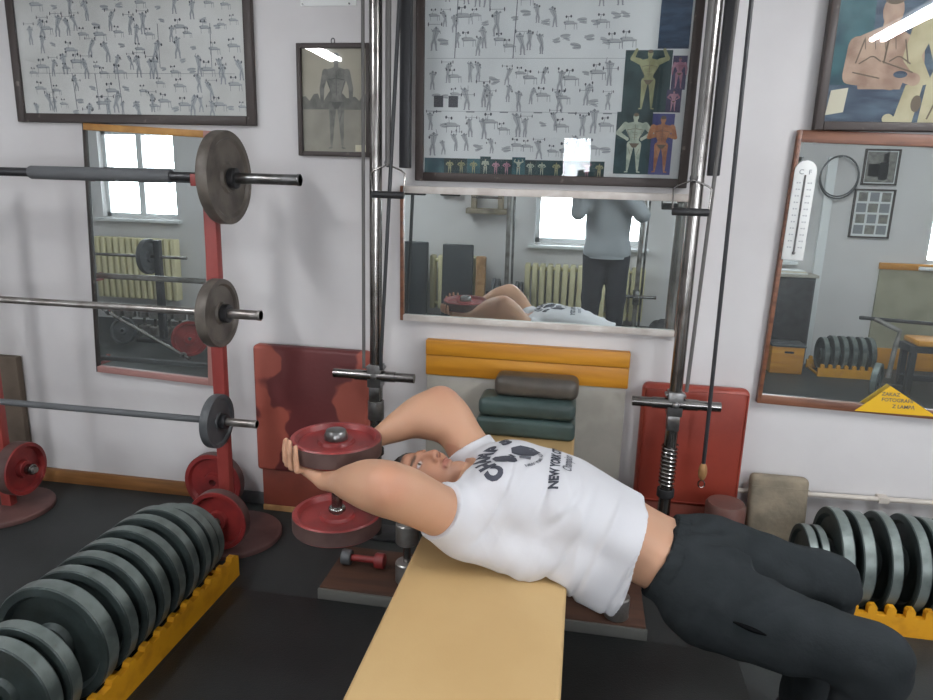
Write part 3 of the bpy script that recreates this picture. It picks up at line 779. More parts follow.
MB().ring((POSTS[1] + .124, PY, .225), (POSTS[1] + .155, PY, .225), .026, .0145, 24).build('nut_body', M['chrome'], t, bevel=.003)

# dark board leaning far left
tag(MB().box(-3.12, -2.79, -.045, -.005, 0, .675).build('backrest_board', M['old_board'], bevel=.008), 'dull brown padded board leaning on the wall behind the left red post', 'board')

# ================================================================== PADS AGAINST THE WALL
t = thing('backrest_pad', 'cracked maroon backrest pad on a wooden panel behind the left pulley', 'backrest', (-1.2, -.06, 0))
MB().box(-1.49, -.93, -.085, -.02, .215, .835).build('pad', M['maroon'], t, bevel=.018, seg=3)
MB().box(-1.47, -.95, -.07, -.02, .03, .215).build('board', M['redwood'], t, bevel=.004)
MB().box(-1.472, -.948, -.072, -.018, 0, .03).build('board_edge', M['rawwood'], t, bevel=.003)
t = thing('backrest_pad', 'plump red vinyl backrest pad leaning on the wall behind the right pulley', 'backrest', (.5, -.05, 0))
MB().box(.288, .728, -.085, -.015, .24, .785).build('pad', M['red_vinyl'], t, bevel=.028, seg=4)
MB().box(.30, .715, -.075, -.01, .0, .25).build('board', M['redwood'], t, bevel=.006)
m = MB().tube([(.300, -.082, .262), (.300, -.082, .765), (.716, -.082, .765), (.716, -.082, .262)], .005, 8, True)
m.build('piping', M['red_vinyl'], t)

# yellow topped wall board behind the bench
t = thing('wall_board', 'grey painted board with a broad yellow wooden strip at its top behind the bench', 'board', (-.22, -.03, 0))
MB().box(-.668, .222, -.03, -.004, 0, .745).build('panel', M['grey_board'], t, bevel=.003)
MB().box(-.672, .228, -.038, -.002, .742, .835).build('yellow_strip', M['yellow'], t, bevel=.004)
MB().box(-.672, .228, -.046, -.002, .837, .905).build('yellow_strip', M['yellow'], t, bevel=.004)

# brown roll and leaning canvas pad (right)
t = thing('padded_stool', 'round brown vinyl stool under the right pulley cable', 'stool', (.648, -.22, 0))
MB().lathe((.648, -.22, 0), (0, 0, 1), [(0, .10), (.076, .10), (.08, .11), (.08, .33), (.072, .342), (0, .345)], 40, close=False).build('seat', M['brown_roll'], t)
MB().lathe((.648, -.22, 0), (0, 0, 1), [(0, 0), (.085, 0), (.085, .02), (.03, .03), (.03, .10), (0, .10)], 32, close=False).build('pedestal', M['dark_steel'], t)
t = thing('canvas_pad', 'worn beige canvas pad leaning on the wall beside the green plates', 'pad', (.88, -.05, 0))
m = MB(); m.obox((0, 0, .21), [(1, 0, 0), (0, 1, 0), (0, 0, 1)], (.118, .03, .21)); m.build('pad', M['felt'], t, bevel=.022, seg=4, local=True)
for z in (.05, .37): MB().box(-.117, .117, -.0315, -.029, z, z + .004).build('seam', M['felt'], t, local=True)
t.location = (.888, -.115, 0); t.rotation_euler = (math.radians(-8), 0, 0)

# ================================================================== PULLEY STATIONS
def pulley(label, x, y, rodx, backx, bar_x0, bar_x1, bar_z, hx, hz, ctop, cbot, grp, spring=True, low=None):
    t = thing('pulley_station', label, 'pulley machine', (x, y, 0), grp)
    MB().cyl((x, y, .012), (x, y, 2.60), .026, 24).build('guide_tube', M['chrome'], t)
    MB().box(backx - .022, backx + .022, y + .035, y + .075, 1.645, 2.60).build('back_post', M['black_paint'], t, bevel=.004)
    lo, hi = min(x, rodx, backx) - .04, max(x, rodx, backx) + .04
    MB().box(lo, hi, y - .05, y + .09, 0, .014).build('foot_plate', M['dark_steel'], t, bevel=.003)
    br = MB().box(lo, hi, y - .04, 0, 2.56, 2.62).build('wall_bracket', M['dark_steel'], t, bevel=.004)
    MB().lathe((hx, y, 2.50), (1, 0, 0), [(.012, -.012), (.07, -.012), (.06, 0), (.07, .012), (.012, .012)], 28).build('pulley_wheel', M['dark_steel'], br)
    # weight carriage
    c = MB(); c.box(x - .03, x + .03, y - .032, y + .032, bar_z - .05, bar_z + .05); c.box(x - .024, x + .024, y - .028, y + .028, bar_z - .112, bar_z - .05)
    c.lathe((x, y - .032, bar_z), (0, -1, 0), [(0, 0), (.014, 0), (.014, .01), (.008, .014), (0, .014)], 16, close=False)
    for s in (-1, 1): c.cyl((x + s * .034, y - .02, bar_z + .035), (x + s * .034, y + .02, bar_z + .035), .008, 10)
    cb = c.build('carriage', M['steel'], t, bevel=.003)
    MB().cyl((bar_x0, y - .012, bar_z), (bar_x1, y - .012, bar_z), .0205, 20).build('load_bar', M['chrome'], t)
    MB().cyl((x - .09, y - .012, bar_z), (x + .09, y - .012, bar_z), .0235, 20).build('bar_collar', M['chrome'], t)
    if spring:
        pts = [(x + .031 * math.cos(k * .5), y + .031 * math.sin(k * .5), bar_z - .18 - k * .0014) for k in range(126)]
        MB().tube(pts, .0042, 6).build('spring', M['chrome'], t)
        MB().ring((x, y, bar_z - .375), (x, y, bar_z - .41), .036, .027, 24).build('stop_collar', M['rubber'], t, bevel=.003)
    else:
        MB().ring((x, y, bar_z - .115), (x, y, bar_z - .20), .036, .027, 24).build('lower_sleeve', M['steel'], t, bevel=.003)
        MB().ring((x, y, .40), (x, y, .43), .036, .027, 24).build('stop_collar', M['rubber'], t, bevel=.003)
    # cable from the carriage over the top and down to the handle
    MB().tube([(ctop[0], y - .01, 2.50), (cbot[0], y - .02, cbot[1])], .0075, 8).build('cable', M['belt'], t)
    MB().tube([(hx, y - .03, 2.50), (hx, y - .03, hz + .12)], .012, 8).build('handle_cable', M['belt'], t)
    if low:
        MB().tube([(low[0], y - .03, 2.5), (low[1], y - .03, low[2] + .06), (low[1], y - .03, low[2])], .008, 8).build('low_cable', M['black_paint'], t)
        if spring: MB().sphere((low[1], y - .03, low[2] - .03), .018, 14, 10, (1, 1, 2.2)).build('cable_end', M['rawwood'], t)
        if spring: MB().tube([(low[1] + .013 * math.cos(a), y - .03, low[2] - .085 + .016 * math.sin(a)) for a in [k * math.pi / 6 for k in range(12)]], .003, 6, True).build('snap_hook', M['chrome'], t)
    # D handle
    h = MB().cyl((hx - .068, y - .03, hz), (hx + .068, y - .03, hz), .0145, 18).build('handle', M['rubber'], t, bevel=.004)
    MB().tube([(hx - .066, y - .03, hz), (hx - .070, y - .03, hz + .085), (hx - .055, y - .03, hz + .097), (hx, y - .03, hz + .118), (hx + .055, y - .03, hz + .097), (hx + .070, y - .03, hz + .085), (hx + .066, y - .03, hz)], .0035, 8).build('bracket', M['chrome'], h)
    MB().tube([(hx + .012 * math.cos(a), y - .03, hz + .125 + .014 * math.sin(a)) for a in [k * math.pi / 6 for k in range(12)]], .0035, 6, True).build('ring', M['dark_steel'], h)
    return t
pl = pulley('left chrome pulley machine in front of the cracked maroon pad', -.857, -.2, -.796, -.748, -1.044, -.682, .767, -.797, 1.536,
            (-.905, 2.5), (-.905, .80), 'pulley machines on the back wall', spring=False, low=(-.742, -.825, .80))
pr = pulley('right chrome pulley machine with a coil spring in front of the red pad', .406, -.2, .445, .470, .236, .584, .744, .388, 1.508,
            (.485, 2.5), (.445, .80), 'pulley machines on the back wall', spring=True, low=(.520, .540, .50))

# ================================================================== BENCH
t = thing('workout_bench', 'long flat bench with beige vinyl top in the middle of the room', 'bench', (-.217, -1.0, 0))
MB().box(-.428, .015, -2.12, -.10, .485, .545).build('pad', M['beige'], t, bevel=.012, seg=3)
m = MB(); m.box(-.40, -.36, -2.05, -.14, .43, .485); m.box(-.055, -.015, -2.05, -.14, .43, .485)
for y in (-1.95, -1.1, -.26): m.box(-.40, -.015, y - .02, y + .02, .43, .48)
m.build('frame', M['black_paint'], t, bevel=.003)
for x in (-.38, -.035):
    for y in (-1.9, -.30): MB().box(x - .02, x + .02, y - .022, y + .022, .0125, .43).build('leg', M['black_paint'], t, bevel=.003)
MB().box(-.92, .31, -.735, -.42, .0, .06).build('foot_board', M['brownwood'], t, bevel=.004)
MB().box(-.925, .315, -.744, -.732, .0, .052).build('foot_board_edge', M['greyplinth'], t, bevel=.002)

tag(MB().box(-.405, .014, -.235, -.06, .546, .628).build('foam_pad', M['green_vinyl'], bevel=.022, seg=4), 'dark green foam pad lying on the far end of the bench', 'pad', 'loose pads on the bench')
t = thing('foam_pad', 'upper green foam pad stacked on the other green pad on the bench', 'pad', (-.2, -.15, .629), 'loose pads on the bench')
MB().box(-.40, .012, -.235, -.06, .629, .712).build('pad', M['green_vinyl'], t, bevel=.03, seg=4)
tag(MB().box(-.338, .018, -.20, -.06, .713, .80).build('foam_pad', M['brown_vinyl'], bevel=.03, seg=4), 'dark brown foam pad on top of the stack of pads on the bench', 'pad', 'loose pads on the bench')

# ================================================================== CHROME DUMBBELLS STOOD ON END
def chrome_dumbbell(label, loc, h=.25, r=.045, group='chrome dumbbells'):
    t = thing('dumbbell', label, 'dumbbell', loc, group); x, y, z = loc; k = h * .34
    for a in (0, h - k): MB().lathe((x, y, z + a), (0, 0, 1), [(0, 0), (r * .9, 0), (r, r * .1), (r, k - r * .1), (r * .9, k), (0, k)], 32, close=False).build('weight_head', M['chrome_worn'], t)
    MB().cyl((x, y, z + k), (x, y, z + h - k), .015, 16).build('handle', M['chrome'], t)
    return t
D0 = chrome_dumbbell('chrome dumbbell standing on end left of the bench, below the arm', (-.60, -.63, .061))
dup(D0, (.205, -.69, .061), 'chrome dumbbell standing on end right of the bench, below the shirt hem')
t = thing('dumbbell', 'small dumbbell with a red handle lying on the brown foot board', 'dumbbell', (-.80, -.56, .09))
MB().cyl((-.86, -.56, .092), (-.72, -.56, .092), .014, 14).build('handle', M['red_iron'], t)
for x in (-.87, -.73): MB().lathe((x, -.56, .092), (1, 0, 0), [(0, -.02), (.028, -.02), (.031, -.016), (.031, .016), (.028, .02), (0, .02)], 24, close=False).build('weight_head', M['iron_grey'] if x < -.8 else M['red_iron'], t)

# ================================================================== PLATE RACKS
def rack(label, ax, x, y, half, n, w=.2, zt=.075, zh=.114):
    """yellow cradle: two toothed rails and end boards; ax = direction of the row"""
    t = thing('plate_rack', label, 'plate rack', (x, y, 0), 'yellow plate racks')
    for s in (-1, 1):
        pts = [(-half, 0), (half, 0), (half, zt)]
        step = 2 * half / n
        for k in range(n, 0, -1):
            c = -half + (k - .5) * step; q = step * .24
            pts += [(c + q, zt + .003), (c + q, zh - .010), (c + q * .6, zh), (c - q * .6, zh), (c - q, zh - .010), (c - q, zt + .003)]
        pts.append((-half, zt))
        m = MB()
        if ax == 'y': m.prism(pts, (s * w - .012, 0, 0), (0, 1, 0), (0, 0, 1), (1, 0, 0), .024)
        else: m.prism(pts, (0, s * w + .012, 0), (1, 0, 0), (0, 0, 1), (0, -1, 0), .024)
        m.build('toothed_rail', M['rack_yellow'], t, local=True, smooth=False)
    m = MB()
    for e in (-half + .02, half - .02, 0):
        if ax == 'y': m.box(-w + .012, w - .012, e - .012, e + .012, .0, .015)
        else: m.box(e - .012, e + .012, -w + .012, w - .012, .0, .015)
    m.build('cross_bar', M['rack_yellow'], t, local=True, bevel=.003)
    return t
def green_plate(label, loc, ax, r, th, group):
    t = thing('weight_plate', label, 'weight plate', loc, group)
    plate_parts(t, loc, ax, r, th, M['plate_face'], M['plate_rim'], .02)
    return t

rack('long yellow toothed rack holding the row of grey green plates at lower left', 'y', -1.495, -1.28, .64, 16, .18, .088, .106)
LEFT = [(-.70, .150, .045), (-.775, .168, .045), (-.855, .182, .045), (-.94, .185, .045), (-1.03, .185, .045), (-1.12, .185, .045), (-1.205, .185, .045), (-1.295, .185, .045), (-1.40, .19, .055), (-1.525, .165, .045), (-1.60, .165, .05), (-1.70, .095, .05)]
for k, (y, r, th) in enumerate(LEFT):
    green_plate('grey green iron plate, %s from the far end of the left yellow rack' % ORD[k], (-1.488, y, r + .018), (0, 1, 0), r, th, 'grey green plates in the left rack')
t = thing('bar_sleeve', 'short chrome sleeve stuck in the hole of the nearest plate at lower left', 'sleeve', (-1.5, -1.72, .113))
MB().ring((-1.5, -1.725, .113), (-1.5, -1.80, .113), .030, .018, 28).build('sleeve_ring', M['chrome'], t, bevel=.004)
MB().cyl((-1.5, -1.735, .113), (-1.5, -1.82, .113), .018, 20).build('sleeve_core', M['chrome_worn'], t, bevel=.003)

rack('yellow toothed rack with green plates along the wall at right', 'x', 1.60, -.31, .62, 19, .18)
RIGHT = [(.955, .145, .035), (.998, .145, .03), (1.055, .185, .045), (1.13, .182, .045), (1.222, .185, .04), (1.318, .185, .04), (1.385, .182, .045), (1.47, .185, .045), (1.56, .185, .045), (1.65, .185, .045), (1.74, .185, .045), (1.83, .185, .045)]
for k, (x, r, th) in enumerate(RIGHT):
    green_plate('grey green iron plate, %s from the left end of the right yellow rack' % ORD[k], (x - .01, -.31, r + .018), (1, 0, 0), r, th, 'grey green plates in the right rack')

# ================================================================== SIGNED DISTANCE MODELLING
class Field:
    def __init__(s, lo, hi, h):
        s.lo = np.array(lo, np.float32); s.h = h
        s.n = np.ceil((np.array(hi) - s.lo) / h).astype(int) + 1
        s.D = np.full(tuple(s.n), 1.0, np.float32)
    def _win(s, lo, hi):
        a = np.clip(np.floor((np.array(lo) - s.lo) / s.h).astype(int), 0, s.n); b = np.clip(np.ceil((np.array(hi) - s.lo) / s.h).astype(int) + 1, 0, s.n)
        sl = tuple(slice(a[i], b[i]) for i in range(3))
        g = [s.lo[i] + np.arange(a[i], b[i], dtype=np.float32) * s.h for i in range(3)]
        return sl, g[0][:, None, None], g[1][None, :, None], g[2][None, None, :]
    def put(s, fn, lo, hi, k=.01, sub=False):
        pad = k + 4 * s.h
        sl, X, Y, Z = s._win(np.array(lo) - pad, np.array(hi) + pad)
        a = s.D[sl]
        if a.size == 0: return
        d = fn(X, Y, Z).astype(np.float32)
        if sub:
            h = np.clip(.5 - .5 * (a + d) / k, 0, 1); s.D[sl] = a * (1 - h) - d * h + k * h * (1 - h)
        else:
            h = np.clip(.5 + .5 * (a - d) / k, 0, 1); s.D[sl] = a * (1 - h) + d * h - k * h * (1 - h)
    def cap(s, a, b, r1, r2=None, k=.012, sub=False):
        a = np.array(a, np.float32); b = np.array(b, np.float32); r2 = r1 if r2 is None else r2; ab = b - a; L = float(ab @ ab) + 1e-9
        def fn(X, Y, Z):
            t = np.clip(((X - a[0]) * ab[0] + (Y - a[1]) * ab[1] + (Z - a[2]) * ab[2]) / L, 0, 1)
            return np.sqrt((X - a[0] - t * ab[0]) ** 2 + (Y - a[1] - t * ab[1]) ** 2 + (Z - a[2] - t * ab[2]) ** 2) - (r1 + (r2 - r1) * t)
        r = max(r1, r2); s.put(fn, np.minimum(a, b) - r, np.maximum(a, b) + r, k, sub)
    def chain(s, pts, k=.012):
        for (a, ra), (b, rb) in zip(pts, pts[1:]): s.cap(a, b, ra, rb, k)
    def ell(s, c, ax, r, k=.012, sub=False):
        c = np.array(c, np.float32); A = [np.array(v, np.float32) / np.linalg.norm(v) for v in ax]
        def fn(X, Y, Z):
            q = [((X - c[0]) * v[0] + (Y - c[1]) * v[1] + (Z - c[2]) * v[2]) for v in A]
            k0 = np.sqrt(sum((q[i] / r[i]) ** 2 for i in range(3))); k1 = np.sqrt(sum((q[i] / r[i] ** 2) ** 2 for i in range(3))) + 1e-9
            return k0 * (k0 - 1) / k1
        R = max(r); s.put(fn, c - R, c + R, k, sub)
    def loft_x(s, secs, k=.02, p=2.4, grow=0.0, x0=None, x1=None, sub=False):
        """sections (x, yc, zc, half y, half z) swept along x"""
        S_ = np.array(secs, np.float32)
        xa = S_[0, 0] if x0 is None else x0; xb = S_[-1, 0] if x1 is None else x1
        dense = np.linspace(S_[0, 0], S_[-1, 0], 120)
        cols = []
        for j in range(1, 5):
            v = np.interp(dense, S_[:, 0], S_[:, j])
            for _ in range(3):
                w = v.copy(); w[2:-2] = (v[:-4] + v[1:-3] + v[2:-2] + v[3:-1] + v[4:]) / 5; v = w
            cols.append(v)
        def fn(X, Y, Z):
            xs = X[:, 0, 0]; I = [np.interp(xs, dense, c)[:, None, None].astype(np.float32) for c in cols]
            a = I[2] + grow; b = I[3] + grow
            q = (np.abs((Y - I[0]) / a) ** p + np.abs((Z - I[1]) / b) ** p) ** (1 / p)
            d = (q - 1) * np.minimum(a, b)
            return np.maximum(d, np.maximum(xa - X, X - xb))
        lo = (xa, (S_[:, 1] - S_[:, 3]).min() - grow, (S_[:, 2] - S_[:, 4]).min() - grow); hi = (xb, (S_[:, 1] + S_[:, 3]).max() + grow, (S_[:, 2] + S_[:, 4]).max() + grow)
        s.put(fn, lo, hi, k, sub)
    def cut(s, o, n):
        """keep the side the normal points away from"""
        g = [s.lo[i] + np.arange(s.n[i], dtype=np.float32) * s.h for i in range(3)]
        d = (g[0][:, None, None] - o[0]) * n[0] + (g[1][None, :, None] - o[1]) * n[1] + (g[2][None, None, :] - o[2]) * n[2]
        s.D = np.maximum(s.D, d.astype(np.float32))
    def mesh(s, name, smooth_it=1):
        g = openvdb.FloatGrid(1.0); g.copyFromArray(s.D, tolerance=0.0)
        g.transform = openvdb.createLinearTransform(voxelSize=s.h)
        pts, quads = g.convertToQuads(isovalue=0.0)
        pts = np.asarray(pts, np.float64) + s.lo
        me = bpy.data.meshes.new(name); me.from_pydata(pts.tolist(), [], np.asarray(quads).tolist())
        bm = bmesh.new(); bm.from_mesh(me)
        # keep the connected body, drop stray specks
        bmesh.ops.recalc_face_normals(bm, faces=bm.faces)
        for _ in range(smooth_it): bmesh.ops.smooth_vert(bm, verts=bm.verts, factor=.5, use_axis_x=True, use_axis_y=True, use_axis_z=True)
        bm.to_mesh(me); bm.free()
        me.polygons.foreach_set('use_smooth', [True] * len(me.polygons)); me.update()
        return me

def displace(me, fn):
    n = len(me.vertices); co = np.empty(n * 3); me.vertices.foreach_get('co', co); co = co.reshape(-1, 3)
    no = np.empty(n * 3); me.vertex_normals.foreach_get('vector', no); no = no.reshape(-1, 3)
    co = co + no * fn(co, no)[:, None]; me.vertices.foreach_set('co', co.ravel()); me.update()

def paint(me, rule):
    """colour of the skin itself (lips, brows, eyes), point by point"""
    n = len(me.vertices); co = np.empty(n * 3); me.vertices.foreach_get('co', co); co = co.reshape(-1, 3)
    c = rule(co); a = me.color_attributes.new('tint', 'FLOAT_COLOR', 'POINT'); a.data.foreach_set('color', c.ravel().astype(np.float32))

# ------------------------------------------------------------------ heads
def head(F, O, U, Fw, sk=1.0):
    U = np.array(U, float); U /= np.linalg.norm(U); Fw = np.array(Fw, float); Fw -= U * (Fw @ U); Fw /= np.linalg.norm(Fw); L = np.cross(U, Fw)
    O = np.array(O, float); W = lambda l, u, f: O + L * l * sk + U * u * sk + Fw * f * sk
    ax = (L, U, Fw); e = lambda c, r, k, sub=False: F.ell(W(*c), ax, [q * sk for q in r], k, sub)
    c = lambda a, b, r1, r2, k: F.cap(W(*a), W(*b), r1 * sk, r2 * sk, k)
    e((0, .040, -.015), (.074, .082, .094), .02)
    e((0, -.015, .022), (.062, .085, .068), .02)
    c((-.046, -.062, .012), (0, -.100, .062), .026, .022, .02); c((.046, -.062, .012), (0, -.100, .062), .026, .022, .02)
    c((0, -.092, .060), (0, -.103, .066), .02, .018, .015)
    for s in (-1, 1):
        e((s * .041, -.022, .054), (.022, .024, .022), .02)
        e((s * .032, .010, .089), (.017, .012, .013), .012, True)
        c((s * .012, .029, .084), (s * .046, .027, .070), .0085, .007, .012)
        e((s * .031, .010, .0685), (.0125, .0125, .0125), .003)
        e((s * .013, -.034, .094), (.0085, .008, .010), .006)
        e((s * .076, -.004, -.004), (.008, .031, .019), .006)
    c((0, .022, .082), (0, -.026, .106), .009, .0115, .012)
    e((0, -.057, .083), (.024, .0055, .010), .006); e((0, -.0685, .081), (.021, .0065, .010), .006)
    e((0, -.0625, .093), (.02, .0016, .006), .003, True)
    return W, (L, U, Fw, O)

# ------------------------------------------------------------------ hands
def hand(F, wrist, knuck, up, across, fingers, thumb, rp=.0125):
    """palm from wrist to the knuckle row (four points), fingers = chains of points"""
    wrist = np.array(wrist, float); n = len(knuck)
    for kx in knuck:
        kx = np.array(kx, float); F.cap(wrist + (kx - wrist) * .12, kx, .016, .0115, .016)
    for a, b in zip(knuck, knuck[1:]): F.cap(np.array(a), np.array(b), .011, .011, .01)
    for ch in fingers:
        rr = [.0095, .0086, .0079, .007]
        F.chain([(np.array(p, float), rr[min(i, 3)]) for i, p in enumerate(ch)], .003)
    rr = [.0135, .0115, .0095]
    F.chain([(np.array(p, float), rr[min(i, 2)]) for i, p in enumerate(thumb)], .008)

# ================================================================== THE MAN ON THE BENCH
DBC = np.array([-.691, -1.145, 0])       # axis of the red dumbbell
DB_R = .135
PB = .785                                # underside of its upper plate
SHN, SHF = np.array([-.307, -1.285, .690]), np.array([-.292, -.935, .712])
ELN, ELF = np.array([-.452, -1.43, .832]), np.array([-.431, -.865, .876])
WRN, WRF = np.array([-.678, -1.270, .752]), np.array([-.652, -1.010, .764])
TORSO = [(-.31, -1.115, .70, .115, .07), (-.25, -1.115, .695, .158, .097), (-.17, -1.12, .69, .17, .12), (-.05, -1.125, .69, .165, .125), (.05, -1.135, .678, .155, .118),
         (.15, -1.15, .642, .146, .108), (.23, -1.165, .605, .146, .098), (.30, -1.175, .575, .15, .098), (.42, -1.185, .545, .155, .10)]
HPN, HPF = np.array([.375, -1.265, .53]), np.array([.41, -1.085, .55])
KNN, KNF = np.array([.756, -1.395, .486]), np.array([.752, -1.055, .492])
ANN, ANF = np.array([.735, -1.415, .085]), np.array([.745, -1.045, .085])

B = Field((-.92, -1.55, .0), (1.02, -.72, .98), .0045)
B.loft_x(TORSO, .02)
for s, (hp, kn, an) in enumerate(((HPN, KNN, ANN), (HPF, KNF, ANF))):
    B.chain([(hp, .092), (hp * .5 + kn * .5, .076), (kn, .055)], .03); B.chain([(kn, .055), (kn * .6 + an * .4, .054), (an, .036)], .02)
    B.chain([(an, .036), (an + np.array([.05, -.01, -.035]), .036), (an + np.array([.16, -.03, -.052]), .028)], .02)
# shoulders, chest, arms
for sh, el, wr, sgn in ((SHN, ELN, WRN, -1), (SHF, ELF, WRF, 1)):
    B.cap((-.235, -1.115 + sgn * .09, .705), sh, .072, .062, .04)
    B.ell((-.16, -1.12 + sgn * .08, .772), ((1, .2 * sgn, 0), (0, 1, 0), (0, 0, 1)), (.08, .08, .043), .03)
    fa = (wr - el) / np.linalg.norm(wr - el); ua = (el - sh) / np.linalg.norm(el - sh)
    def frame_of(d):
        q = np.cross(d, (0, 0, 1.0)); q /= np.linalg.norm(q); return (d, q, np.cross(d, q))
    B.cap(sh, el, .060, .046, .05); B.cap(el, wr, .047, .0275, .05)
    B.ell(sh * .48 + el * .52, frame_of(ua), (.115, .058, .060), .05)
    B.ell(el * .68 + wr * .32, frame_of(fa), (.105, .050, .050), .05)
    B.cap(el * .74 + wr * .26, el * .74 + sh * .26, .044, .050, .05)
    B.ell(el * .66 + wr * .17 + sh * .17, frame_of(fa), (.055, .052, .048), .05)
# neck and head
CH = np.array([-.322, -1.115, .757])
Uh = np.array([-.98, .15, .05]); Uh /= np.linalg.norm(Uh); Fh = np.array([.02, -.22, .97]); Fh -= Uh * (Fh @ Uh); Fh /= np.linalg.norm(Fh)
HO = CH + .103 * Uh - .066 * Fh
B.cap((-.25, -1.115, .69), HO - .035 * Uh - .028 * Fh, .066, .056, .03)
W, FR = head(B, HO, Uh, Fh, 1.02)
# hands: palms up under the upper plate, fingers up around its rim
def rim(phi, r, z): return np.array([DBC[0] + r * math.cos(math.radians(phi)), DBC[1] + r * math.sin(math.radians(phi)), z])
for wr, ang, flip in ((WRN, (243, 231.5, 220, 208.5), 1), (WRF, (124, 135, 146, 157), -1)):
    kn = [rim(a, DB_R - .020, PB - .0145) for a in ang]
    fg = []
    for i, a in enumerate(ang):
        ln = (.92, 1.0, .96, .80)[i]
        fg.append([kn[i], rim(a - flip * .5, DB_R + .013, PB - .008), rim(a - flip * 1.5, DB_R + .0145, PB - .006 + (.040 if flip > 0 else .026) * ln), rim(a - flip * 3, DB_R + .0115, PB - .006 + (.074 if flip > 0 else .042) * ln)])
    th0 = wr * .62 + kn[0] * .38
    hand(B, wr, kn, None, None, fg, [th0, rim(ang[0] + flip * 14, .082, PB - .0145), rim(ang[0] + flip * 10, .042, PB - .0125)])
bm_ = B.mesh('person', 1)
body_min = None
def skin_rule(co):
    L_, U_, F_, O_ = FR
    q = co - O_; l = q @ L_; u = q @ U_; f = q @ F_
    base = np.tile(np.array(lin((192, 148, 120))), (len(co), 1))
    def blend(msk, col):
        nonlocal base
        c = np.array(lin(col)); base = base * (1 - msk[:, None]) + c * msk[:, None]
    sm = lambda d, w: np.clip(.5 - d / w, 0, 1)
    hd = np.linalg.norm(q, axis=1) < .15
    # warmer elbow, forearm
    blend(.38 * sm(np.linalg.norm(co - (ELN + np.array([.015, -.03, .015])), axis=1) - .035, .07), (188, 110, 92))
    blend(.3 * sm(np.linalg.norm(co - (ELF + np.array([0, 0, .02])), axis=1) - .05, .06), (190, 122, 102))
    blend(.6 * hd * (f > 0), (178, 124, 100))
    blend(hd * .35 * sm(np.sqrt((l / .05) ** 2 + ((u + .085) / .035) ** 2) - 1, .5) * (f > .01), (150, 120, 104))
    blend(hd * .7 * sm(np.sqrt((l / .023) ** 2 + ((u + .063) / .0105) ** 2) - 1, .4) * (f > .06), (160, 96, 84))
    for s in (-1, 1):
        le = l - s * .031
        blend(hd * .85 * sm(np.sqrt(((l - s * .031) / .021) ** 2 + ((u - .031) / .0055) ** 2) - 1, .5) * (f > .04), (70, 58, 50))
        blend(hd * .6 * sm(np.sqrt((le / .017) ** 2 + ((u - .010) / .0095) ** 2) - 1, .3) * (f > .05), (140, 96, 80))
        blend(hd * .9 * sm(np.sqrt((le / .0125) ** 2 + ((u - .0095) / .0058) ** 2) - 1, .3) * (f > .05), (206, 200, 194))
        blend(hd * sm(np.sqrt((le / .0058) ** 2 + ((u - .0095) / .0058) ** 2) - 1, .3) * (f > .05), (52, 44, 40))
        blend(hd * .8 * sm(np.sqrt((np.abs(l - s * .0095) / .0045) ** 2 + ((u + .038) / .0035) ** 2) - 1, .4) * (f > .08), (110, 64, 54))
    return base
paint(bm_, skin_rule)
bm_.materials.append(M['skin'])
person = link_mesh('person', bm_)
tag(person, 'man in white t-shirt lying across the bench with a red dumbbell held behind his head', 'person')

# hair
H = Field(HO - .16, HO + .16, .004)
LH, UH, FH_, OH = FR
H.ell(W(0, .042, -.017), (LH, UH, FH_), (.080, .086, .099), .01)
H.cut(W(0, .072, .066), tuple((FH_ * .86 - UH * .50)))
H.cut(W(0, -.035, -.03), tuple(-UH * .8 + FH_ * .3))
hm = H.mesh('hair', 1)
displace(hm, lambda co, no: np.array([noise.noise(Vector(p) * 220) * .0022 for p in co]))
hm.materials.append(M['hair'])
hair = link_mesh('hair', hm, person)

# t-shirt
T = Field((-.45, -1.50, .40), (.28, -.76, .90), .0045)
SH_SECS = [(-.29, -1.115, .705, .125, .085), (-.25, -1.115, .70, .165, .108), (-.17, -1.12, .69, .188, .134), (-.05, -1.125, .688, .186, .138), (.05, -1.14, .668, .180, .134),
           (.14, -1.155, .632, .176, .126), (.24, -1.17, .596, .172, .122)]
T.loft_x(SH_SECS, .02, p=2.6)
for sh, el, sgn in ((SHN, ELN, -1), (SHF, ELF, 1)):
    T.cap((-.225, -1.115 + sgn * .10, .705), sh, .088, .078, .04)
    T.ell((-.16, -1.12 + sgn * .08, .777), ((1, .2 * sgn, 0), (0, 1, 0), (0, 0, 1)), (.085, .083, .046), .03)
    d = (el - sh) / np.linalg.norm(el - sh)
    T.cap(sh, sh + d * .10, .079, .080, .025)
# the near side hangs loose onto the bench and over its edge
T.cap((-.27, -1.285, .625), (-.10, -1.270, .585), .055, .050, .05)
T.cap((-.12, -1.270, .585), (.06, -1.275, .580), .050, .055, .05)
T.ell((.09, -1.270, .555), ((1, 0, 0), (0, 1, 0), (0, 0, 1)), (.12, .050, .085), .04)
T.ell((.125, -1.275, .525), ((1, -.1, .3), (.1, 1, 0), (-.3, 0, 1)), (.055, .04, .080), .03)
for sh, el in ((SHN, ELN), (SHF, ELF)):
    d = (el - sh) / np.linalg.norm(el - sh); o = sh + d * .055
    sl, X, Y, Z = T._win(sh - .22, sh + .22)
    pl_ = ((X - o[0]) * d[0] + (Y - o[1]) * d[1] + (Z - o[2]) * d[2]).astype(np.float32)
    near = (np.sqrt((X - o[0] - d[0] * .04) ** 2 + (Y - o[1] - d[1] * .04) ** 2 + (Z - o[2] - d[2] * .04) ** 2) - .15).astype(np.float32)
    T.D[sl] = np.maximum(T.D[sl], np.minimum(pl_, -near))
hem_n = np.array([1.0, .0, -.27]); hem_n /= np.linalg.norm(hem_n)
T.cut((.218, -1.06, .73), tuple(hem_n))
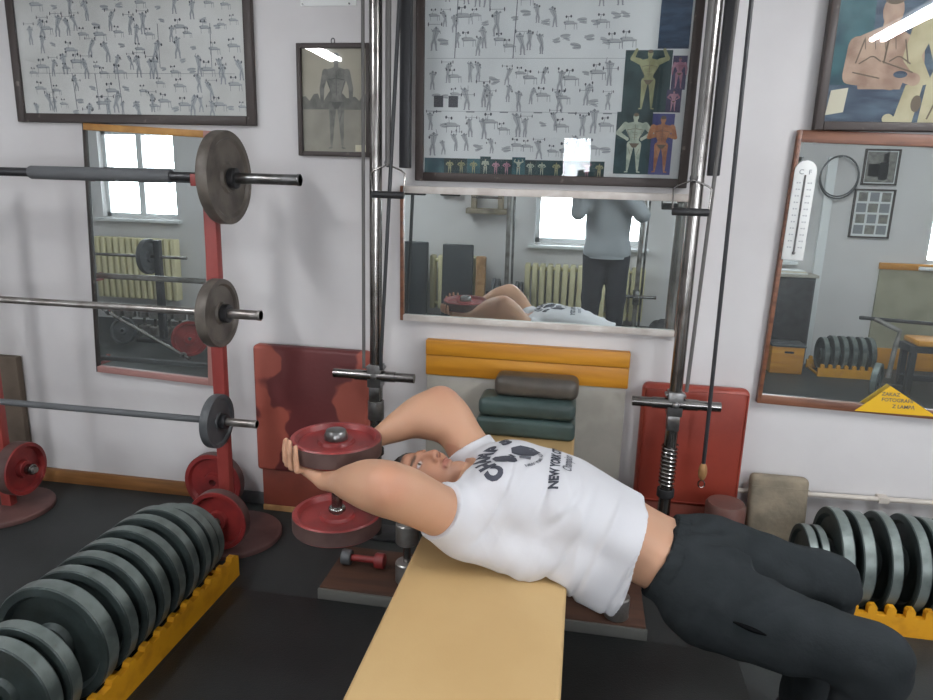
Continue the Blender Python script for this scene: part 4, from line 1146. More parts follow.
# flat where it lies on the bench top
g = [T.lo[i] + np.arange(T.n[i], dtype=np.float32) * T.h for i in range(3)]
slab = np.maximum(g[2][None, None, :] - .5485, g[0][:, None, None] - .018) + 0 * g[1][None, :, None]
T.D = np.maximum(T.D, -slab.astype(np.float32))
# hollow hem and neck opening
T.loft_x(SH_SECS, .004, p=2.6, grow=-.010, x0=.10, x1=.40, sub=True)
T.ell((-.305, -1.115, .735), ((1, 0, 0), (0, 1, 0), (0, 0, 1)), (.043, .078, .08), .012, True)
tm = T.mesh('t_shirt', 1)
def ridged(p):
    return 1 - 2 * abs(noise.noise(Vector(p)))
def folds(co, no):
    x, y, z = co[:, 0], co[:, 1], co[:, 2]
    side = np.clip((-1.15 - y) / .12, 0, 1) * np.clip((x + .30) / .15, 0, 1)
    s = x * .96 - (z - .6) * .35; v = z * .9 + x * .4
    r1 = np.array([ridged((a * 11, b * 3.2, c * 3.2)) for a, b, c in zip(s, v, y)])
    w2 = np.array([noise.noise(Vector(p) * 10) for p in co])
    arm = np.exp(-((x + .20) ** 2 + (y + 1.27) ** 2 + (z - .70) ** 2) / .02)
    r2 = np.array([ridged((a * 16 + b * 10, c * 5, 2.0)) for a, b, c in zip(x, z, y)])
    top = np.clip((z - .74) / .05, 0, 1)
    cz_ = np.array([noise.noise(Vector((a * 9 + 3.3, b * 2.4, c * 2.4))) for a, b, c in zip(s, v, y)])
    return -side * .0075 * np.exp(-(cz_ / .085) ** 2) + side * (.013 * (r1 - .4)) + .004 * w2 + arm * .004 * (r2 - .4) + top * .0014 * r2
displace(tm, folds)
tm.materials.append(M['shirt'])
shirt = link_mesh('t_shirt', tm, person)

# print on the chest, laid onto the cloth
bvh = BVHTree.FromPolygons([v.co + BASE['t_shirt'] for v in tm.vertices], [p.vertices[:] for p in tm.polygons])
AXY, AXZ, AR = -1.12, .665, .175
def on_chest(sx, up, lift=.0016):
    """sx: along the reading direction (near side to far side), up: towards the head"""
    th = sx / AR - .12; x = -.155 - up
    d = Vector((0, math.sin(th), math.cos(th))); o = Vector((x, AXY, AXZ)) + d * .5
    hit = bvh.ray_cast(o, -d, 1.0)
    return (hit[0] + d * lift) if hit[0] else (Vector((x, AXY, AXZ)) + d * .14)
def cloth_print(name, me2d_list, mats, lift=.0016):
    vs = []; fs = []; mi = []
    for me, tf, idx in me2d_list:
        bm = bmesh.new(); bm.from_mesh(me)
        bmesh.ops.triangulate(bm, faces=bm.faces)
        for _ in range(4):
            le = [e for e in bm.edges if e.calc_length() > .012]
            if not le: break
            bmesh.ops.subdivide_edges(bm, edges=le, cuts=1); bmesh.ops.triangulate(bm, faces=[f for f in bm.faces if len(f.verts) > 3])
        bm.verts.index_update(); n = len(vs)
        for v in bm.verts: vs.append(on_chest(*tf(v.co.x, v.co.y), lift))
        for f in bm.faces: fs.append([v.index + n for v in f.verts]); mi.append(idx)
        bm.free()
    me = bpy.data.meshes.new(name); me.from_pydata([tuple(v) for v in vs], [], fs)
    for q in mats: me.materials.append(q)
    me.polygons.foreach_set('material_index', mi); me.update()
    o = bpy.data.objects.new(name, me); COL.objects.link(o); o.parent = shirt; BASE[o.name] = Vector((0, 0, 0)); return o
items = []
word = 'CHAMPS'; RR = .098
for i, ch in enumerate(word):
    a = math.radians(152 - 118 * i / (len(word) - 1)) - .07
    me = text_mesh(ch, .060, 0, .0045)
    cx, cy = RR * math.cos(a) * 1.05, RR * math.sin(a) * .92 - .015; rot = a - math.pi / 2
    items.append((me, (lambda x, y, cx=cx, cy=cy, rot=rot: (cx + x * math.cos(rot) - y * math.sin(rot), cy + x * math.sin(rot) + y * math.cos(rot))), 0))
small = 'NEW YORK HUSTLERS'
for i, ch in enumerate(small):
    if ch == ' ': continue
    a = math.radians(212 + 116 * i / (len(small) - 1)); me = text_mesh(ch, .016, 0, .0003); r = .080
    cx, cy = r * math.cos(a), r * math.sin(a); rot = a + math.pi / 2
    items.append((me, (lambda x, y, cx=cx, cy=cy, rot=rot: (cx + x * math.cos(rot) - y * math.sin(rot), cy + x * math.sin(rot) + y * math.cos(rot))), 1))
me = text_mesh('NEW YORK CITY', .036, 0, .0018); items.append((me, lambda x, y: (x * .92, y - .128), 0))
me = text_mesh('Champion', .036, 0, .0006); items.append((me, lambda x, y: (x * .9 + .012 + y * .25, y - .162), 1))
def poly2d(pts):
    me = bpy.data.meshes.new('patch'); me.from_pydata([(p[0], p[1], 0) for p in pts], [], [tuple(range(len(pts)))]); return me
idt = lambda x, y: (x, y)
items.append((poly2d([(-.058, .004), (-.05, .050), (-.012, .066), (.006, .058), (.002, .018), (-.02, -.004), (-.05, -.012)]), idt, 0))
items.append((poly2d([(.012, -.052), (.006, -.018), (.026, .012), (.06, .018), (.082, -.008), (.074, -.048), (.044, -.070)]), idt, 0))
items.append((poly2d([(-.026, -.046), (-.02, -.014), (.002, -.012), (.004, -.046)]), idt, 1))
items.append((poly2d([(-.012, .004), (.012, .022), (.018, .014), (-.006, -.004)]), idt, 0))
cloth_print('chest_print', items, [M['print'], M['print_grey']])

# trousers
P = Field((.16, -1.56, .03), (1.0, -.82, .74), .0055)
WC = np.array([.270, -1.165, .594])
wn = np.array([-1.0, .20, .42]); wn /= np.linalg.norm(wn)
P.loft_x([(.15, -1.15, .63, .160, .112), (.24, -1.165, .60, .163, .110), (.31, -1.175, .565, .170, .115), (.38, -1.18, .542, .178, .122), (.44, -1.18, .53, .178, .120), (.49, -1.18, .52, .165, .11)], .03, p=2.3)
for hp, kn, an, sgn in ((HPN, KNN, ANN, -1), (HPF, KNF, ANF, 1)):
    P.cap(hp, kn, .116, .081, .04)
    P.cap(hp + np.array([.02, 0, -.025]), hp * .5 + kn * .5 + np.array([0, 0, -.03]), .108, .090, .04)
    P.cap(kn, kn, .080, .080, .03)
    P.cap(kn, an + np.array([0, 0, .005]), .081, .064, .03)
    P.cut((0, 0, .065), (0, 0, -1))
P.cut(tuple(WC), tuple(wn))
pm = P.mesh('trousers', 1)
def pf(co, no):
    w2 = np.array([noise.noise(Vector((p[0] * 4, p[1] * 9, p[2] * 9))) for p in co])
    w3 = np.array([noise.noise(Vector(p) * 17) for p in co])
    d = np.linalg.norm(co - np.array([.42, -1.23, .58]), axis=1)
    crotch = np.exp(-(d / .14) ** 2)
    ks = sum(np.exp(-((co[:, 0] - k[0] - .03) ** 2 + (co[:, 1] - k[1]) ** 2 + (co[:, 2] - k[2] + .06) ** 2) / .01) for k in (KNN, KNF))
    return .008 * w2 + .0045 * w3 + crotch * .009 * np.sin((co[:, 0] * 1.1 - (co[:, 1] + 1.2) * 1.2) * 60 + w2 * 5) + ks * .004 * np.sin(co[:, 2] * 90 + w2 * 5)
displace(pm, pf)
pm.materials.append(M['trousers'])
trousers = link_mesh('trousers', pm, person)
# waistband, pocket slit
Q = Field((.14, -1.40, .40), (.42, -.92, .76), .0045)
Q.loft_x([(.15, -1.15, .63, .164, .116), (.24, -1.165, .60, .167, .114), (.31, -1.175, .565, .174, .119), (.38, -1.18, .542, .182, .126), (.44, -1.18, .53, .182, .124)], .01, p=2.3)
Q.cut(tuple(WC - wn * .002), tuple(wn)); Q.cut(tuple(WC - wn * .040), tuple(-wn))
qm = Q.mesh('waistband', 1)
displace(qm, lambda co, no: .0016 * np.sin(co[:, 1] * 260) )
qm.materials.append(M['trousers']); link_mesh('waistband', qm, trousers)
pb = BVHTree.FromPolygons([v.co.copy() for v in pm.vertices], [p.vertices[:] for p in pm.polygons])
def on_leg(x, z):
    h = pb.ray_cast(Vector((x, -1.8, z + .25)), Vector((0, .9, -.42)).normalized(), 2.0); return (h[0] + h[1] * (.001 if h[1].y < 0 else -.001)) if h[0] is not None else None
pp = [on_leg(.425 + .075 * k / 8, .485 - .022 * k / 8) for k in range(9)]
pp = [q for q in pp if q is not None]
if len(pp) > 3: MB().tube(pp, [.002 + .0045 * math.sin(math.pi * k / (len(pp) - 1)) for k in range(len(pp))], 8).build('pocket_slit', M['slit'], trousers, fixn=True)
# shoes
for an, nm in ((ANN, 'near'), (ANF, 'far')):
    Sx = Field(an + np.array([-.10, -.12, -.10]), an + np.array([.26, .12, .06]), .005)
    Sx.chain([(an + np.array([-.035, 0, -.045]), .042), (an + np.array([.06, -.012, -.045]), .046), (an + np.array([.165, -.03, -.055]), .036)], .03)
    Sx.cap(an + np.array([-.005, 0, -.02]), an + np.array([0, 0, .0]), .05, .047, .03)
    Sx.cut((0, 0, .016), (0, 0, -1))
    sm_ = Sx.mesh('shoe', 1); sm_.materials.append(M['shoe']); so = link_mesh('shoe', sm_, person)
    Sy = Field(an + np.array([-.10, -.12, -.10]), an + np.array([.26, .12, .0]), .005)
    Sy.chain([(an + np.array([-.035, 0, -.06]), .046), (an + np.array([.06, -.012, -.06]), .050), (an + np.array([.165, -.03, -.06]), .042)], .03)
    Sy.cut((0, 0, .002), (0, 0, -1)); Sy.cut((0, 0, .018), (0, 0, 1))
    s2 = Sy.mesh('sole', 0); s2.materials.append(M['sole']); link_mesh('sole', s2, so)

# ================================================================== THE RED DUMBBELL HE HOLDS
t = thing('dumbbell', 'heavy red plate dumbbell held upright behind the head of the man on the bench', 'dumbbell', (DBC[0], DBC[1], .55))
cx, cy = DBC[0], DBC[1]
for z in (PB + .0275, .572):
    p = MB().lathe((cx, cy, z), (0, 0, 1), [(.0, -.027), (DB_R * .97, -.027), (DB_R, -.022), (DB_R, .022), (DB_R * .97, .027), (DB_R * .88, .027), (DB_R * .82, .012), (.055, .010), (.05, .02), (0, .02)], 64, close=False).build('plate', M['red_iron'], t, ang=30)
    MB().ring((cx, cy, z - .0225), (cx, cy, z + .0225), DB_R * 1.004, DB_R * .97, 64).build('plate_rim', M['red_rim'], p)
MB().cyl((cx, cy, .59), (cx, cy, PB + .01), .0165, 24).build('handle', M['chrome'], t)
for z, s in ((PB + .0475, 1), (.544, -1), (.600, 1), (PB, -1)):
    MB().lathe((cx, cy, z), (0, 0, s), [(0, 0), (.035, 0), (.035, .014), (.029, .028), (0, .030)] if z > PB + .01 or z < .55 else [(0, 0), (.026, 0), (.026, .010), (.022, .014), (0, .014)], 28, close=False).build('end_nut' if z > PB + .01 or z < .55 else 'inner_collar', M['steel'] if z > PB + .01 else M['chrome'], t, bevel=.002)

# ================================================================== THE PHOTOGRAPHER, seen in the wide mirror
PX = .20
G = Field((PX - .42, -3.52, 0), (PX + .42, -2.9, 1.84), .008)
zsec = [(.90, .165, .11), (1.05, .155, .105), (1.20, .17, .115), (1.36, .18, .115), (1.44, .15, .09)]
for (z0, a0, b0), (z1, a1, b1) in zip(zsec, zsec[1:]):
    for k in range(4):
        zz = z0 + (z1 - z0) * k / 4; aa = a0 + (a1 - a0) * k / 4; bb = b0 + (b1 - b0) * k / 4
        G.ell((PX, -3.28, zz), ((1, 0, 0), (0, 1, 0), (0, 0, 1)), (aa, bb, .09), .03)
for s in (-1, 1):
    G.chain([((PX + s * .09, -3.28, .90), .095), ((PX + s * .105, -3.26, .48), .06), ((PX + s * .11, -3.29, .09), .04)], .03)
    G.chain([((PX + s * .11, -3.29, .07), .045), ((PX + s * .125, -3.14, .04), .036)], .02)
    el = np.array([PX + s * .265, -3.17, 1.27]); ha = np.array([.0 + s * .085, -3.055, 1.625])
    G.chain([((PX + s * .175, -3.28, 1.405), .062), (el, .044), (el * .3 + ha * .7, .034), (ha, .028)], .03)
    kn = [ha + np.array([-s * .002, .006, .03 + .017 * i]) for i in range(4)]
    for q in kn: G.cap(ha, q, .014, .012, .012)
    for i, q in enumerate(kn): G.chain([(q, .0095), (q + np.array([-s * .012, .034, .004]), .009), (q + np.array([-s * .038, .038, .004]), .0078)], .004)
    G.chain([(ha + np.array([0, .0, .01]), .012), (ha + np.array([-s * .03, .004, .03]), .010), (ha + np.array([-s * .05, .010, .042]), .009)], .006)
G.cap((PX, -3.28, 1.45), (PX - .01, -3.27, 1.56), .06, .056, .02)
GW, GFR = head(G, (PX - .02, -3.255, 1.64), (0, .12, 1), (-.2, 1, -.08))
gm = G.mesh('person', 1)
def shorten(me):
    for v in me.vertices: v.co.z *= .945
def skin2(co):
    L_, U_, F_, O_ = GFR; q = co - O_; l = q @ L_; u = q @ U_; f = q @ F_
    base = np.tile(np.array(lin((206, 164, 138))), (len(co), 1))
    hd = np.linalg.norm(q, axis=1) < .15
    def blend(m, col):
        nonlocal base
        base = base * (1 - m[:, None]) + np.array(lin(col)) * m[:, None]
    sm = lambda d, w: np.clip(.5 - d / w, 0, 1)
    blend(hd * .7 * sm(np.sqrt((l / .023) ** 2 + ((u + .063) / .0105) ** 2) - 1, .4) * (f > .06), (176, 104, 92))
    for s in (-1, 1):
        blend(hd * .85 * sm(np.sqrt(((l - s * .031) / .021) ** 2 + ((u - .031) / .0055) ** 2) - 1, .5) * (f > .04), (60, 50, 44))
        blend(hd * sm(np.sqrt(((l - s * .031) / .009) ** 2 + ((u - .0095) / .0065) ** 2) - 1, .3) * (f > .05), (52, 44, 40))
    return base
paint(gm, skin2); shorten(gm); gm.materials.append(M['skin'])
pg = link_mesh('person', gm)
tag(pg, 'person in grey sweatshirt and dark trousers holding up a phone, seen in the wide mirror', 'person')
K = Field((PX - .40, -3.50, .80), (PX + .40, -2.98, 1.56), .008)
for (z0, a0, b0), (z1, a1, b1) in zip([(.90, .185, .13)] + zsec[1:], zsec[1:]):
    for k in range(4):
        zz = z0 + (z1 - z0) * k / 4; K.ell((PX, -3.28, zz), ((1, 0, 0), (0, 1, 0), (0, 0, 1)), (a0 + (a1 - a0) * k / 4 + .022, b0 + (b1 - b0) * k / 4 + .022, .10), .03)
for s in (-1, 1):
    el = np.array([PX + s * .265, -3.17, 1.27]); ha = np.array([.0 + s * .085, -3.055, 1.625])
    K.chain([((PX + s * .175, -3.28, 1.405), .078), (el, .062), (el * .25 + ha * .75, .044)], .03)
K.cut((0, 0, .87), (0, 0, -1))
K.cap((PX, -3.28, 1.50), (PX, -3.28, 1.60), .068, .068, .01, True)
km = K.mesh('sweatshirt', 1)
displace(km, lambda co, no: np.array([.008 * noise.noise(Vector((p[0] * 9, p[1] * 9, p[2] * 5))) for p in co]))
shorten(km); km.materials.append(M['sweat']); sw = link_mesh('sweatshirt', km, pg)
MB().lathe((PX, -3.28, .86), (0, 0, 1), [(.17, 0), (.2, 0), (.2, .05), (.17, .05)], 32).build('hem_band', M['sweat'], sw)
hb = [o for o in COL.objects if o.name == 'hem_band'][0]; shorten(hb.data)
for v in hb.data.vertices: v.co.y = (v.co.y + 3.28) * .74 - 3.28; v.co.x = (v.co.x - PX) * 1.02 + PX
K = Field((PX - .3, -3.50, .03), (PX + .3, -3.05, 1.0), .008)
K.ell((PX, -3.28, .90), ((1, 0, 0), (0, 1, 0), (0, 0, 1)), (.19, .135, .12), .03)
for s in (-1, 1): K.chain([((PX + s * .092, -3.28, .86), .115), ((PX + s * .108, -3.26, .48), .085), ((PX + s * .112, -3.29, .09), .07)], .03)
K.cut((0, 0, .07), (0, 0, -1)); K.cut((0, 0, .97), (0, 0, 1))
km = K.mesh('trousers', 1); shorten(km); km.materials.append(M['darkjeans']); link_mesh('trousers', km, pg)
for s in (-1, 1):
    K = Field((PX + s * .11 - .1, -3.40, 0), (PX + s * .11 + .1, -3.0, .14), .006)
    K.chain([((PX + s * .11, -3.31, .05), .05), ((PX + s * .12, -3.2, .045), .052), ((PX + s * .125, -3.11, .04), .042)], .02); K.cut((0, 0, .003), (0, 0, -1))
    km = K.mesh('shoe', 1); km.materials.append(M['shoe']); link_mesh('shoe', km, pg)
K = Field(np.array(GFR[3]) - .16, np.array(GFR[3]) + .16, .006)
K.ell(GW(0, .042, -.017), GFR[:3], (.082, .088, .101), .01)
K.cut(GW(0, .07, .066), tuple(np.array(GFR[2]) * .86 - np.array(GFR[1]) * .5)); K.cut(GW(0, -.04, -.03), tuple(-np.array(GFR[1]) * .8 + np.array(GFR[2]) * .3))
km = K.mesh('hair', 1); shorten(km); km.materials.append(M['hair_dark']); link_mesh('hair', km, pg)
t = thing('phone', 'black phone held up in both hands by the person in the wide mirror', 'phone', (0, -3.022, 1.57))
MB().box(-.078, .078, -3.028, -3.018, 1.532, 1.608).build('phone_body', M['phone'], t, bevel=.003)
MB().ring((0, -3.018, 1.57), (0, -3.0165, 1.57), .008, .006, 16).build('lens_ring', M['steel'], t)

# ================================================================== THE WINDOW SIDE OF THE ROOM, seen in the mirrors
def radiator(label, x0, x1, z0, z1):
    t = thing('radiator', label, 'radiator', ((x0 + x1) / 2, FRONT + .12, z0), 'radiators under the windows')
    n = int((x1 - x0) / .075)
    for k in range(n):
        x = x0 + (k + .5) * (x1 - x0) / n
        MB().box(x - .027, x + .027, FRONT + .065, FRONT + .175, z0, z1).build('fin', M['radiator'], t, bevel=.012)
    for z in (z0 + .05, z1 - .05): MB().cyl((x0 + .02, FRONT + .12, z), (x1 - .02, FRONT + .12, z), .02, 12).build('header_pipe', M['radiator'], t)
    for x in (x0 + .1, x1 - .1): MB().box(x - .012, x + .012, FRONT + .003, FRONT + .08, z0 + .1, z0 + .13).build('wall_bracket', M['radiator'], t)
radiator('cream ribbed radiator under the window behind the photographer, in the wide mirror', -.58, .62, .08, .61)
radiator('cream ribbed radiator between two dark boards, at left in the wide mirror', -1.56, -1.05, .1, .65)
radiator('cream ribbed radiator under the window in the tall narrow mirror', -5.35, -4.36, .27, .94)

for a, b, z, lab in ((-.50, -.25, 1.42, 'short grey blind added to trim the reflection on the left of the window behind the photographer'), (.045, .57, 1.40, 'half lowered grey blind added to trim the reflection on the right of the window behind the photographer')):
    t = thing('added_blind', lab, 'blind', ((a + b) / 2, FRONT - .02, 1.97), 'added reflection blinds')  # blinds added to cut down the window's reflection in the centre chart glass
    MB().box(a + .006, b - .006, FRONT - .022, FRONT - .018, z, 1.94).build('added_blind_cloth', M['cloth_blue'], t)
    MB().cyl((a + .004, FRONT - .02, 1.925), (b - .004, FRONT - .02, 1.925), .02, 16).build('roller', M['white_plastic'], t)
    MB().box(a + .006, b - .006, FRONT - .028, FRONT - .012, z - .015, z).build('bottom_bar', M['white_plastic'], t)

def lean_board(label, x0, x1, z1, y, m, tilt=6):
    t = thing('backrest_board', label, 'board', ((x0 + x1) / 2, y, 0), 'padded boards by the windows')
    MB().box((x0 - x1) / 2, (x1 - x0) / 2, -.03, .03, .02, z1).build('pad', m, t, bevel=.014, seg=3, local=True)
    MB().box((x0 - x1) / 2 + .01, (x1 - x0) / 2 - .01, -.028, .02, 0, .03).build('foot_strip', M['brownwood'], t, local=True)
    t.rotation_euler = (math.radians(tilt), 0, 0); return t
lean_board('black padded board leaning by the window wall, left half of the wide mirror', -1.39, -1.08, .79, -3.78, M['black_vinyl'])
lean_board('dark padded board at the left edge of the wide mirror', -1.80, -1.54, .80, -3.78, M['black_vinyl'])
lean_board('narrow brown board beside the black padded board in the wide mirror', -1.05, -.95, .68, -3.79, M['rawwood'])

# third and fourth pulley machines against the window wall (copies turned round)
def back_pulley(label, x, wz):
    t = thing('pulley_station', label, 'pulley machine', (x, -3.85, 0), 'pulley machines on the window wall')
    MB().cyl((x, -3.85, 0), (x, -3.85, 2.6), .022, 18).build('guide_tube', M['chrome_worn'], t)
    MB().cyl((x + .05, -3.87, 0), (x + .05, -3.87, 2.6), .012, 12).build('guide_rod', M['steel'], t)
    MB().box(x - .04, x + .09, FRONT + .004, -3.80, 2.54, 2.6).build('wall_bracket', M['dark_steel'], t)
    MB().box(x - .03, x + .03, -3.885, -3.815, wz - .08, wz + .06).build('carriage', M['steel'], t, bevel=.004)
    MB().cyl((x - .20, -3.83, wz), (x + .19, -3.83, wz), .016, 16).build('load_bar', M['chrome'], t)
    MB().box(x - .06, x + .11, -3.90, -3.80, 0, .012).build('foot_plate', M['dark_steel'], t)
    return t
back_pulley('chrome pulley machine loaded with dark plates, mid left in the wide mirror', -.74, .315)
back_pulley('chrome pulley machine right of the photographer in the wide mirror', .53, .355)
for k, x in enumerate((-.86, -.82, -.63, -.59)):
    t = thing('weight_plate', 'dark plate on the load bar of the mirrored pulley machine, %s from the left' % ORD[k], 'weight plate', (x, -3.83, .315), 'dark plates on the mirrored pulley bar')
    plate_parts(t, (x, -3.83, .315), (1, 0, 0), .15 if k in (0, 1) else .13, .03, M['iron_grey'], M['iron_grey'], .0165)
# wall bracket with a bar
t = thing('pull_up_bracket', 'brown wooden wall bracket with a steel bar, high at left in the wide mirror', 'bracket', (-.98, FRONT, 1.08))
for a in (-1.14, -.87): MB().box(a, a + .05, FRONT, FRONT + .10, 1.13, 1.46).build('side_board', M['felt'], t, bevel=.004)
MB().box(-1.19, -.78, FRONT, FRONT + .12, 1.08, 1.13).build('lower_board', M['felt'], t, bevel=.004)
MB().cyl((-1.13, FRONT + .09, 1.24), (-.83, FRONT + .09, 1.24), .012, 14).build('steel_bar', M['chrome'], t)
t = thing('handle_bar', 'short black bar handle hanging high at left in the wide mirror', 'handle', (-1.36, FRONT + .05, 1.265))
MB().cyl((-1.46, FRONT + .05, 1.265), (-1.26, FRONT + .05, 1.265), .024, 16).build('grip', M['rubber'], t, bevel=.004)
MB().tube([(-1.44, FRONT + .05, 1.285), (-1.44, FRONT + .03, 1.48), (-1.28, FRONT + .03, 1.48), (-1.28, FRONT + .05, 1.285)], .004, 6).build('bracket', M['steel'], t)
MB().cyl((-1.36, FRONT, 1.48), (-1.36, FRONT + .05, 1.48), .01, 10).build('wall_hook', M['steel'], t)
# black bag
Bg = Field((.52, -3.9, 0), (1.0, -3.5, .30), .008)
Bg.cap((.74, -3.68, .07), (.84, -3.68, .07), .09, .085, .02); Bg.cap((.76, -3.70, .11), (.82, -3.68, .11), .05, .05, .05); Bg.cut((0, 0, .003), (0, 0, -1))
bgm = Bg.mesh('gym_bag', 1); displace(bgm, lambda co, no: np.array([.01 * noise.noise(Vector(p) * 13) for p in co])); bgm.materials.append(M['rubber'])
bag = link_mesh('gym_bag', bgm); tag(bag, 'black gym bag on the floor, lower right in the wide mirror', 'bag')
MB().tube([(.73, -3.66, .13), (.76, -3.64, .19), (.82, -3.64, .19), (.85, -3.66, .12)], .008, 8).build('carry_handle', M['black_paint'], bag)

# dumbbells along the wall, seen in the narrow mirror
Db = None
for k in range(7):
    x = -4.72 + k * .14
    lab = 'chrome dumbbell standing by the window wall in the narrow mirror, %s from the left' % ORD[6 - k]
    if Db is None: Db = chrome_dumbbell(lab, (x, -3.42, 0), .27, .06, 'standing dumbbells in the narrow mirror')
    else: dup(Db, (x, -3.42 + .03 * (k % 2), 0), lab)
for k, (x, y, r) in enumerate(((-3.50, -2.70, .16), (-4.35, -2.95, .13))):
    t = thing('weight_plate', ('red plate lying tilted on the floor at the right foot of the narrow mirror view', 'dark grey plate on the floor in front of the mirrored dumbbells')[k], 'weight plate', (x, y, r), 'plates on the mirrored floor')
    plate_parts(t, (x, y, r), (.5, .8, .1) if k == 0 else (0, .97, .25), r, .05, M['red_iron' if k == 0 else 'iron_grey'], M['red_rim' if k == 0 else 'iron_grey'])
t = thing('barbell', 'bare chrome bar lying on plates at the foot of the narrow mirror view', 'barbell', (-3.9, -2.8, .2))
MB().cyl((-4.55, -2.95, .33), (-3.30, -2.35, .07), .0145, 16).build('bar', M['chrome'], t)
for f in (.06, .93): MB().ring(Vector((-4.55, -2.95, .33)).lerp(Vector((-3.30, -2.35, .07)), f), Vector((-4.55, -2.95, .33)).lerp(Vector((-3.30, -2.35, .07)), f + .02), .026, .0145, 20).build('collar', M['steel'], t)
t = thing('weight_tree', 'dark upright with a large black plate in front of the mirrored radiator', 'weight stand', (-4.15, -3.3, 0))
MB().box(-4.08, -4.02, -3.17, -3.11, 0, 1.0).build('upright', M['black_paint'], t, bevel=.004)
MB().box(-4.30, -3.85, -3.22, -3.06, 0, .04).build('foot', M['black_paint'], t, bevel=.004)
MB().cyl((-4.75, -3.14, .84), (-3.75, -3.14, .84), .014, 14).build('cross_bar', M['chrome'], t)
plate_parts(t, (-4.15, -3.14, .84), (1, 0, 0), .17, .05, M['iron_grey'], M['iron_grey'], .014)

# right hand mirror: cabinet, boxes, pictures, board, rack, exercise bench
t = thing('low_cabinet', 'dark grey low cabinet under the narrow window, at left in the brown framed mirror', 'cabinet', (1.72, -3.95, 0))
MB().box(1.34, 2.13, -4.08, -3.84, 0, .86).build('body', M['iron_grey'], t, bevel=.004)
MB().box(1.32, 2.15, -4.09, -3.82, .86, .885).build('top', M['grey_board'], t, bevel=.003)
for a, b in ((1.36, 1.73), (1.745, 2.115)): MB().box(a, b, -3.84, -3.826, .05, .84).build('door', M['dark_steel'], t, bevel=.003)
for k in range(3):
    tag(MB().box(1.78 + .02 * k, 2.06 - .015 * k, -4.04 + .01 * k, -3.86, .886 + .012 * k, .897 + .012 * k).build('magazine', [M['white_plastic'], M['card'], M['paper']][k]), 'magazine in the pile on the low cabinet, %s from the bottom' % ORD[k], 'magazine', 'magazines on the low cabinet')
t = thing('cloth', 'grey blue cloth hanging beside the narrow window in the brown framed mirror', 'cloth', (2.02, FRONT, 1.1))
m = MB(); n = 12
top = [(1.94 + .12 * k / n, FRONT + .03 + .012 * math.sin(k * 1.7)) for k in range(n + 1)]
vs = [(x, y, 1.78) for x, y in top] + [(x, y + .006, 1.15 + .05 * math.sin(x * 40)) for x, y in top] + [(x, y + .008, 1.78) for x, y in top] + [(x, y + .014, 1.15 + .05 * math.sin(x * 40)) for x, y in top]
q = n + 1; fs = []
for k in range(n):
    fs += [(k, k + 1, q + k + 1, q + k), (2 * q + k, 3 * q + k, 3 * q + k + 1, 2 * q + k + 1), (k, 2 * q + k, 2 * q + k + 1, k + 1), (q + k, q + k + 1, 3 * q + k + 1, 3 * q + k)]
fs += [(0, q, 3 * q, 2 * q), (n, 2 * q + n, 3 * q + n, q + n)]
m.add(vs, fs); m.build('hanging_cloth', M['cloth_blue'], t)
MB().cyl((2.03, FRONT, 1.79), (2.03, FRONT + .06, 1.79), .008, 10).build('hook', M['steel'], t)
t = thing('wooden_box', 'yellow wooden box with a hand slot on the floor in the brown framed mirror', 'box', (1.90, -3.68, 0))
MB().box(1.76, 2.04, -3.80, -3.58, 0, .25).build('box_body', M['yellow'], t, bevel=.004)
MB().box(1.75, 2.05, -3.81, -3.57, .25, .272).build('lid', M['iron_grey'], t, bevel=.003)
MB().box(1.87, 1.95, -3.582, -3.577, .19, .21).build('hand_slot', M['rubber'], t)
# hose ring on a hook
t = thing('cable_coil', 'thin dark cable coiled into a ring on a hook, seen in the brown framed mirror', 'cable', (2.24, FRONT, 1.78))
MB().tube([(2.26 + .165 * math.cos(a), FRONT + .07, 1.77 + .19 * math.sin(a)) for a in [k * math.pi / 16 for k in range(32)]], .008, 8, True).build('coil', M['iron_grey'], t)
MB().tube([(2.255 + .160 * math.cos(a), FRONT + .085, 1.78 + .18 * math.sin(a)) for a in [k * math.pi / 16 for k in range(32)]], .006, 8, True).build('coil', M['iron_grey'], t)
MB().cyl((2.26, FRONT, 1.955), (2.26, FRONT + .10, 1.955), .007, 10).build('hook', M['steel'], t)
def back_pic(label, x0, x1, z0, z1, cells):
    t = thing('framed_photo', label, 'photo', ((x0 + x1) / 2, FRONT, z0), 'pictures on the window wall')
    m = MB(); w_ = .016
    for bx in ((x0, x0 + w_, z0, z1), (x1 - w_, x1, z0, z1), (x0, x1, z0, z0 + w_), (x0, x1, z1 - w_, z1)): m.box(bx[0], bx[1], FRONT + .002, FRONT + .025, bx[2], bx[3])
    m.build('frame', M['frame_dark'], t)
    MB().box(x0 + .01, x1 - .01, FRONT + .003, FRONT + .010, z0 + .01, z1 - .01).build('mount_sheet', M['paper'], t)
    for (a, b, c, d, mm) in cells:
        X = lambda u: x0 + .02 + (x1 - x0 - .04) * u; Z = lambda u: z0 + .02 + (z1 - z0 - .04) * u
        MB().box(X(a), X(b), FRONT + .010, FRONT + .012, Z(c), Z(d)).build('photo_print', M[mm], t)
back_pic('grey photo of a person with a plate, upper picture in the brown framed mirror', 2.47, 2.77, 1.71, 2.03, [(.02, .98, .02, .98, 'sk_grey'), (.1, .45, .2, .6, 'sk_shade_grey'), (.45, .75, .1, .65, 'paper'), (.55, .72, .65, .95, 'sk_shade_grey')])
back_pic('framed sheet of many small grey photos, lower picture in the brown framed mirror', 2.43, 2.78, 1.23, 1.675,
         [(.05 + .32 * i + (.02 if j % 2 else 0), .32 + .32 * i, .04 + .245 * j, .24 + .245 * j, 'sk_grey' if (i + j) % 2 else 'ink') for i in range(3) for j in range(4)])
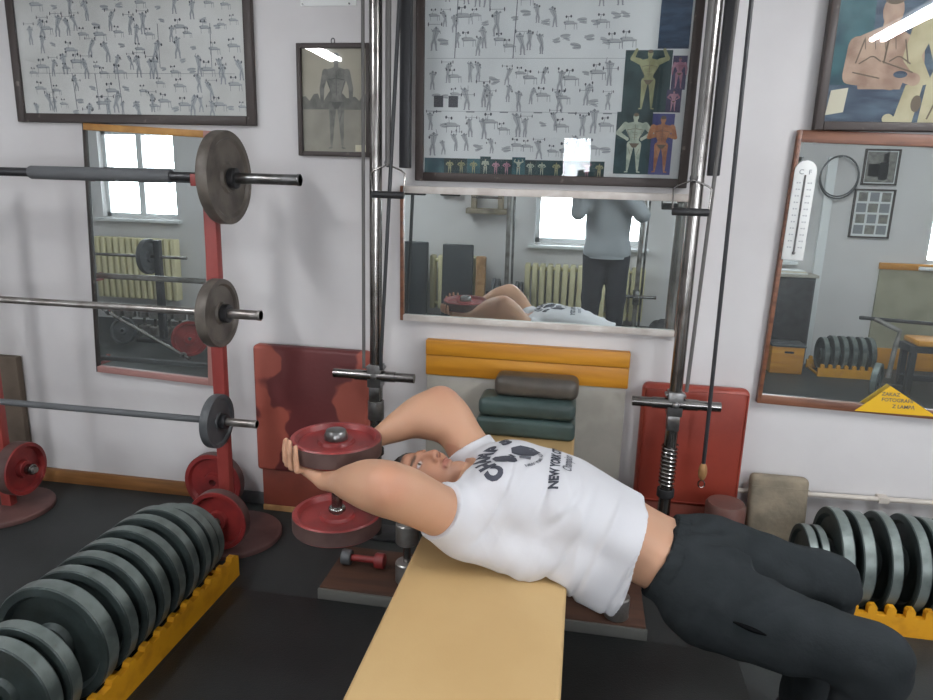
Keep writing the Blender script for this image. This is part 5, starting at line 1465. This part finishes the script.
t = thing('wall_board', 'olive painted board with yellow strips in the brown framed mirror', 'board', (3.3, FRONT, 0))
MB().box(2.75, 3.95, FRONT + .004, FRONT + .03, .20, .95).build('panel', M['olive_board'], t)
MB().box(2.74, 3.96, FRONT + .002, FRONT + .042, .95, 1.01).build('yellow_strip', M['yellow'], t, bevel=.003)
MB().box(2.70, 3.96, FRONT + .002, FRONT + .05, .0, .20).build('yellow_strip', M['yellow'], t, bevel=.003)
rack('short yellow rack of plates on the floor in the brown framed mirror', 'x', 2.44, -3.74, .27, 8, .17)
for k in range(6):
    green_plate('grey green plate in the mirrored short yellow rack, %s from the left' % ORD[k], (2.24 + .078 * k, -3.74, .185 - .01 * (k == 0)), (1, 0, 0), .165 - .01 * (k == 0), .045, 'plates in the mirrored rack')
t = thing('weight_plate', 'grey green plate standing on the floor just above the yellow sign, in the mirror', 'weight plate', (2.33, -2.95, .17), 'loose mirrored plates')
plate_parts(t, (2.42, -2.95, .15), (.85, .5, 0), .14, .05, M['plate_face'], M['plate_rim'])
t.location = (2.33, -2.95, .17); 
t = thing('exercise_bench', 'black framed bench with a yellow pad at right in the brown mirror', 'bench', (2.95, -3.2, 0))
MB().box(2.74, 3.40, -3.36, -3.08, .42, .47).build('seat', M['yellow'], t, bevel=.015)
MB().box(2.70, 3.42, -3.33, -3.11, .36, .42).build('frame', M['black_paint'], t, bevel=.004)
for x in (2.74, 3.36):
    for y in (-3.30, -3.14): MB().box(x - .025, x + .025, y - .025, y + .025, 0, .36).build('leg', M['black_paint'], t, bevel=.004)
MB().box(2.70, 3.42, -3.24, -3.20, .10, .15).build('brace', M['black_paint'], t, bevel=.004)
MB().cyl((2.35, -3.3, .60), (3.30, -3.25, .575), .016, 14).build('cross_bar', M['dark_steel'], t)
MB().tube([(2.60, -3.18, .12), (2.62, -3.19, .40), (2.64, -3.2, .52), (2.46, -3.28, .60)], .02, 12).build('lever', M['chrome_worn'], t)
MB().box(2.55, 2.74, -3.22, -3.14, 0, .06).build('foot', M['black_paint'], t, bevel=.004)
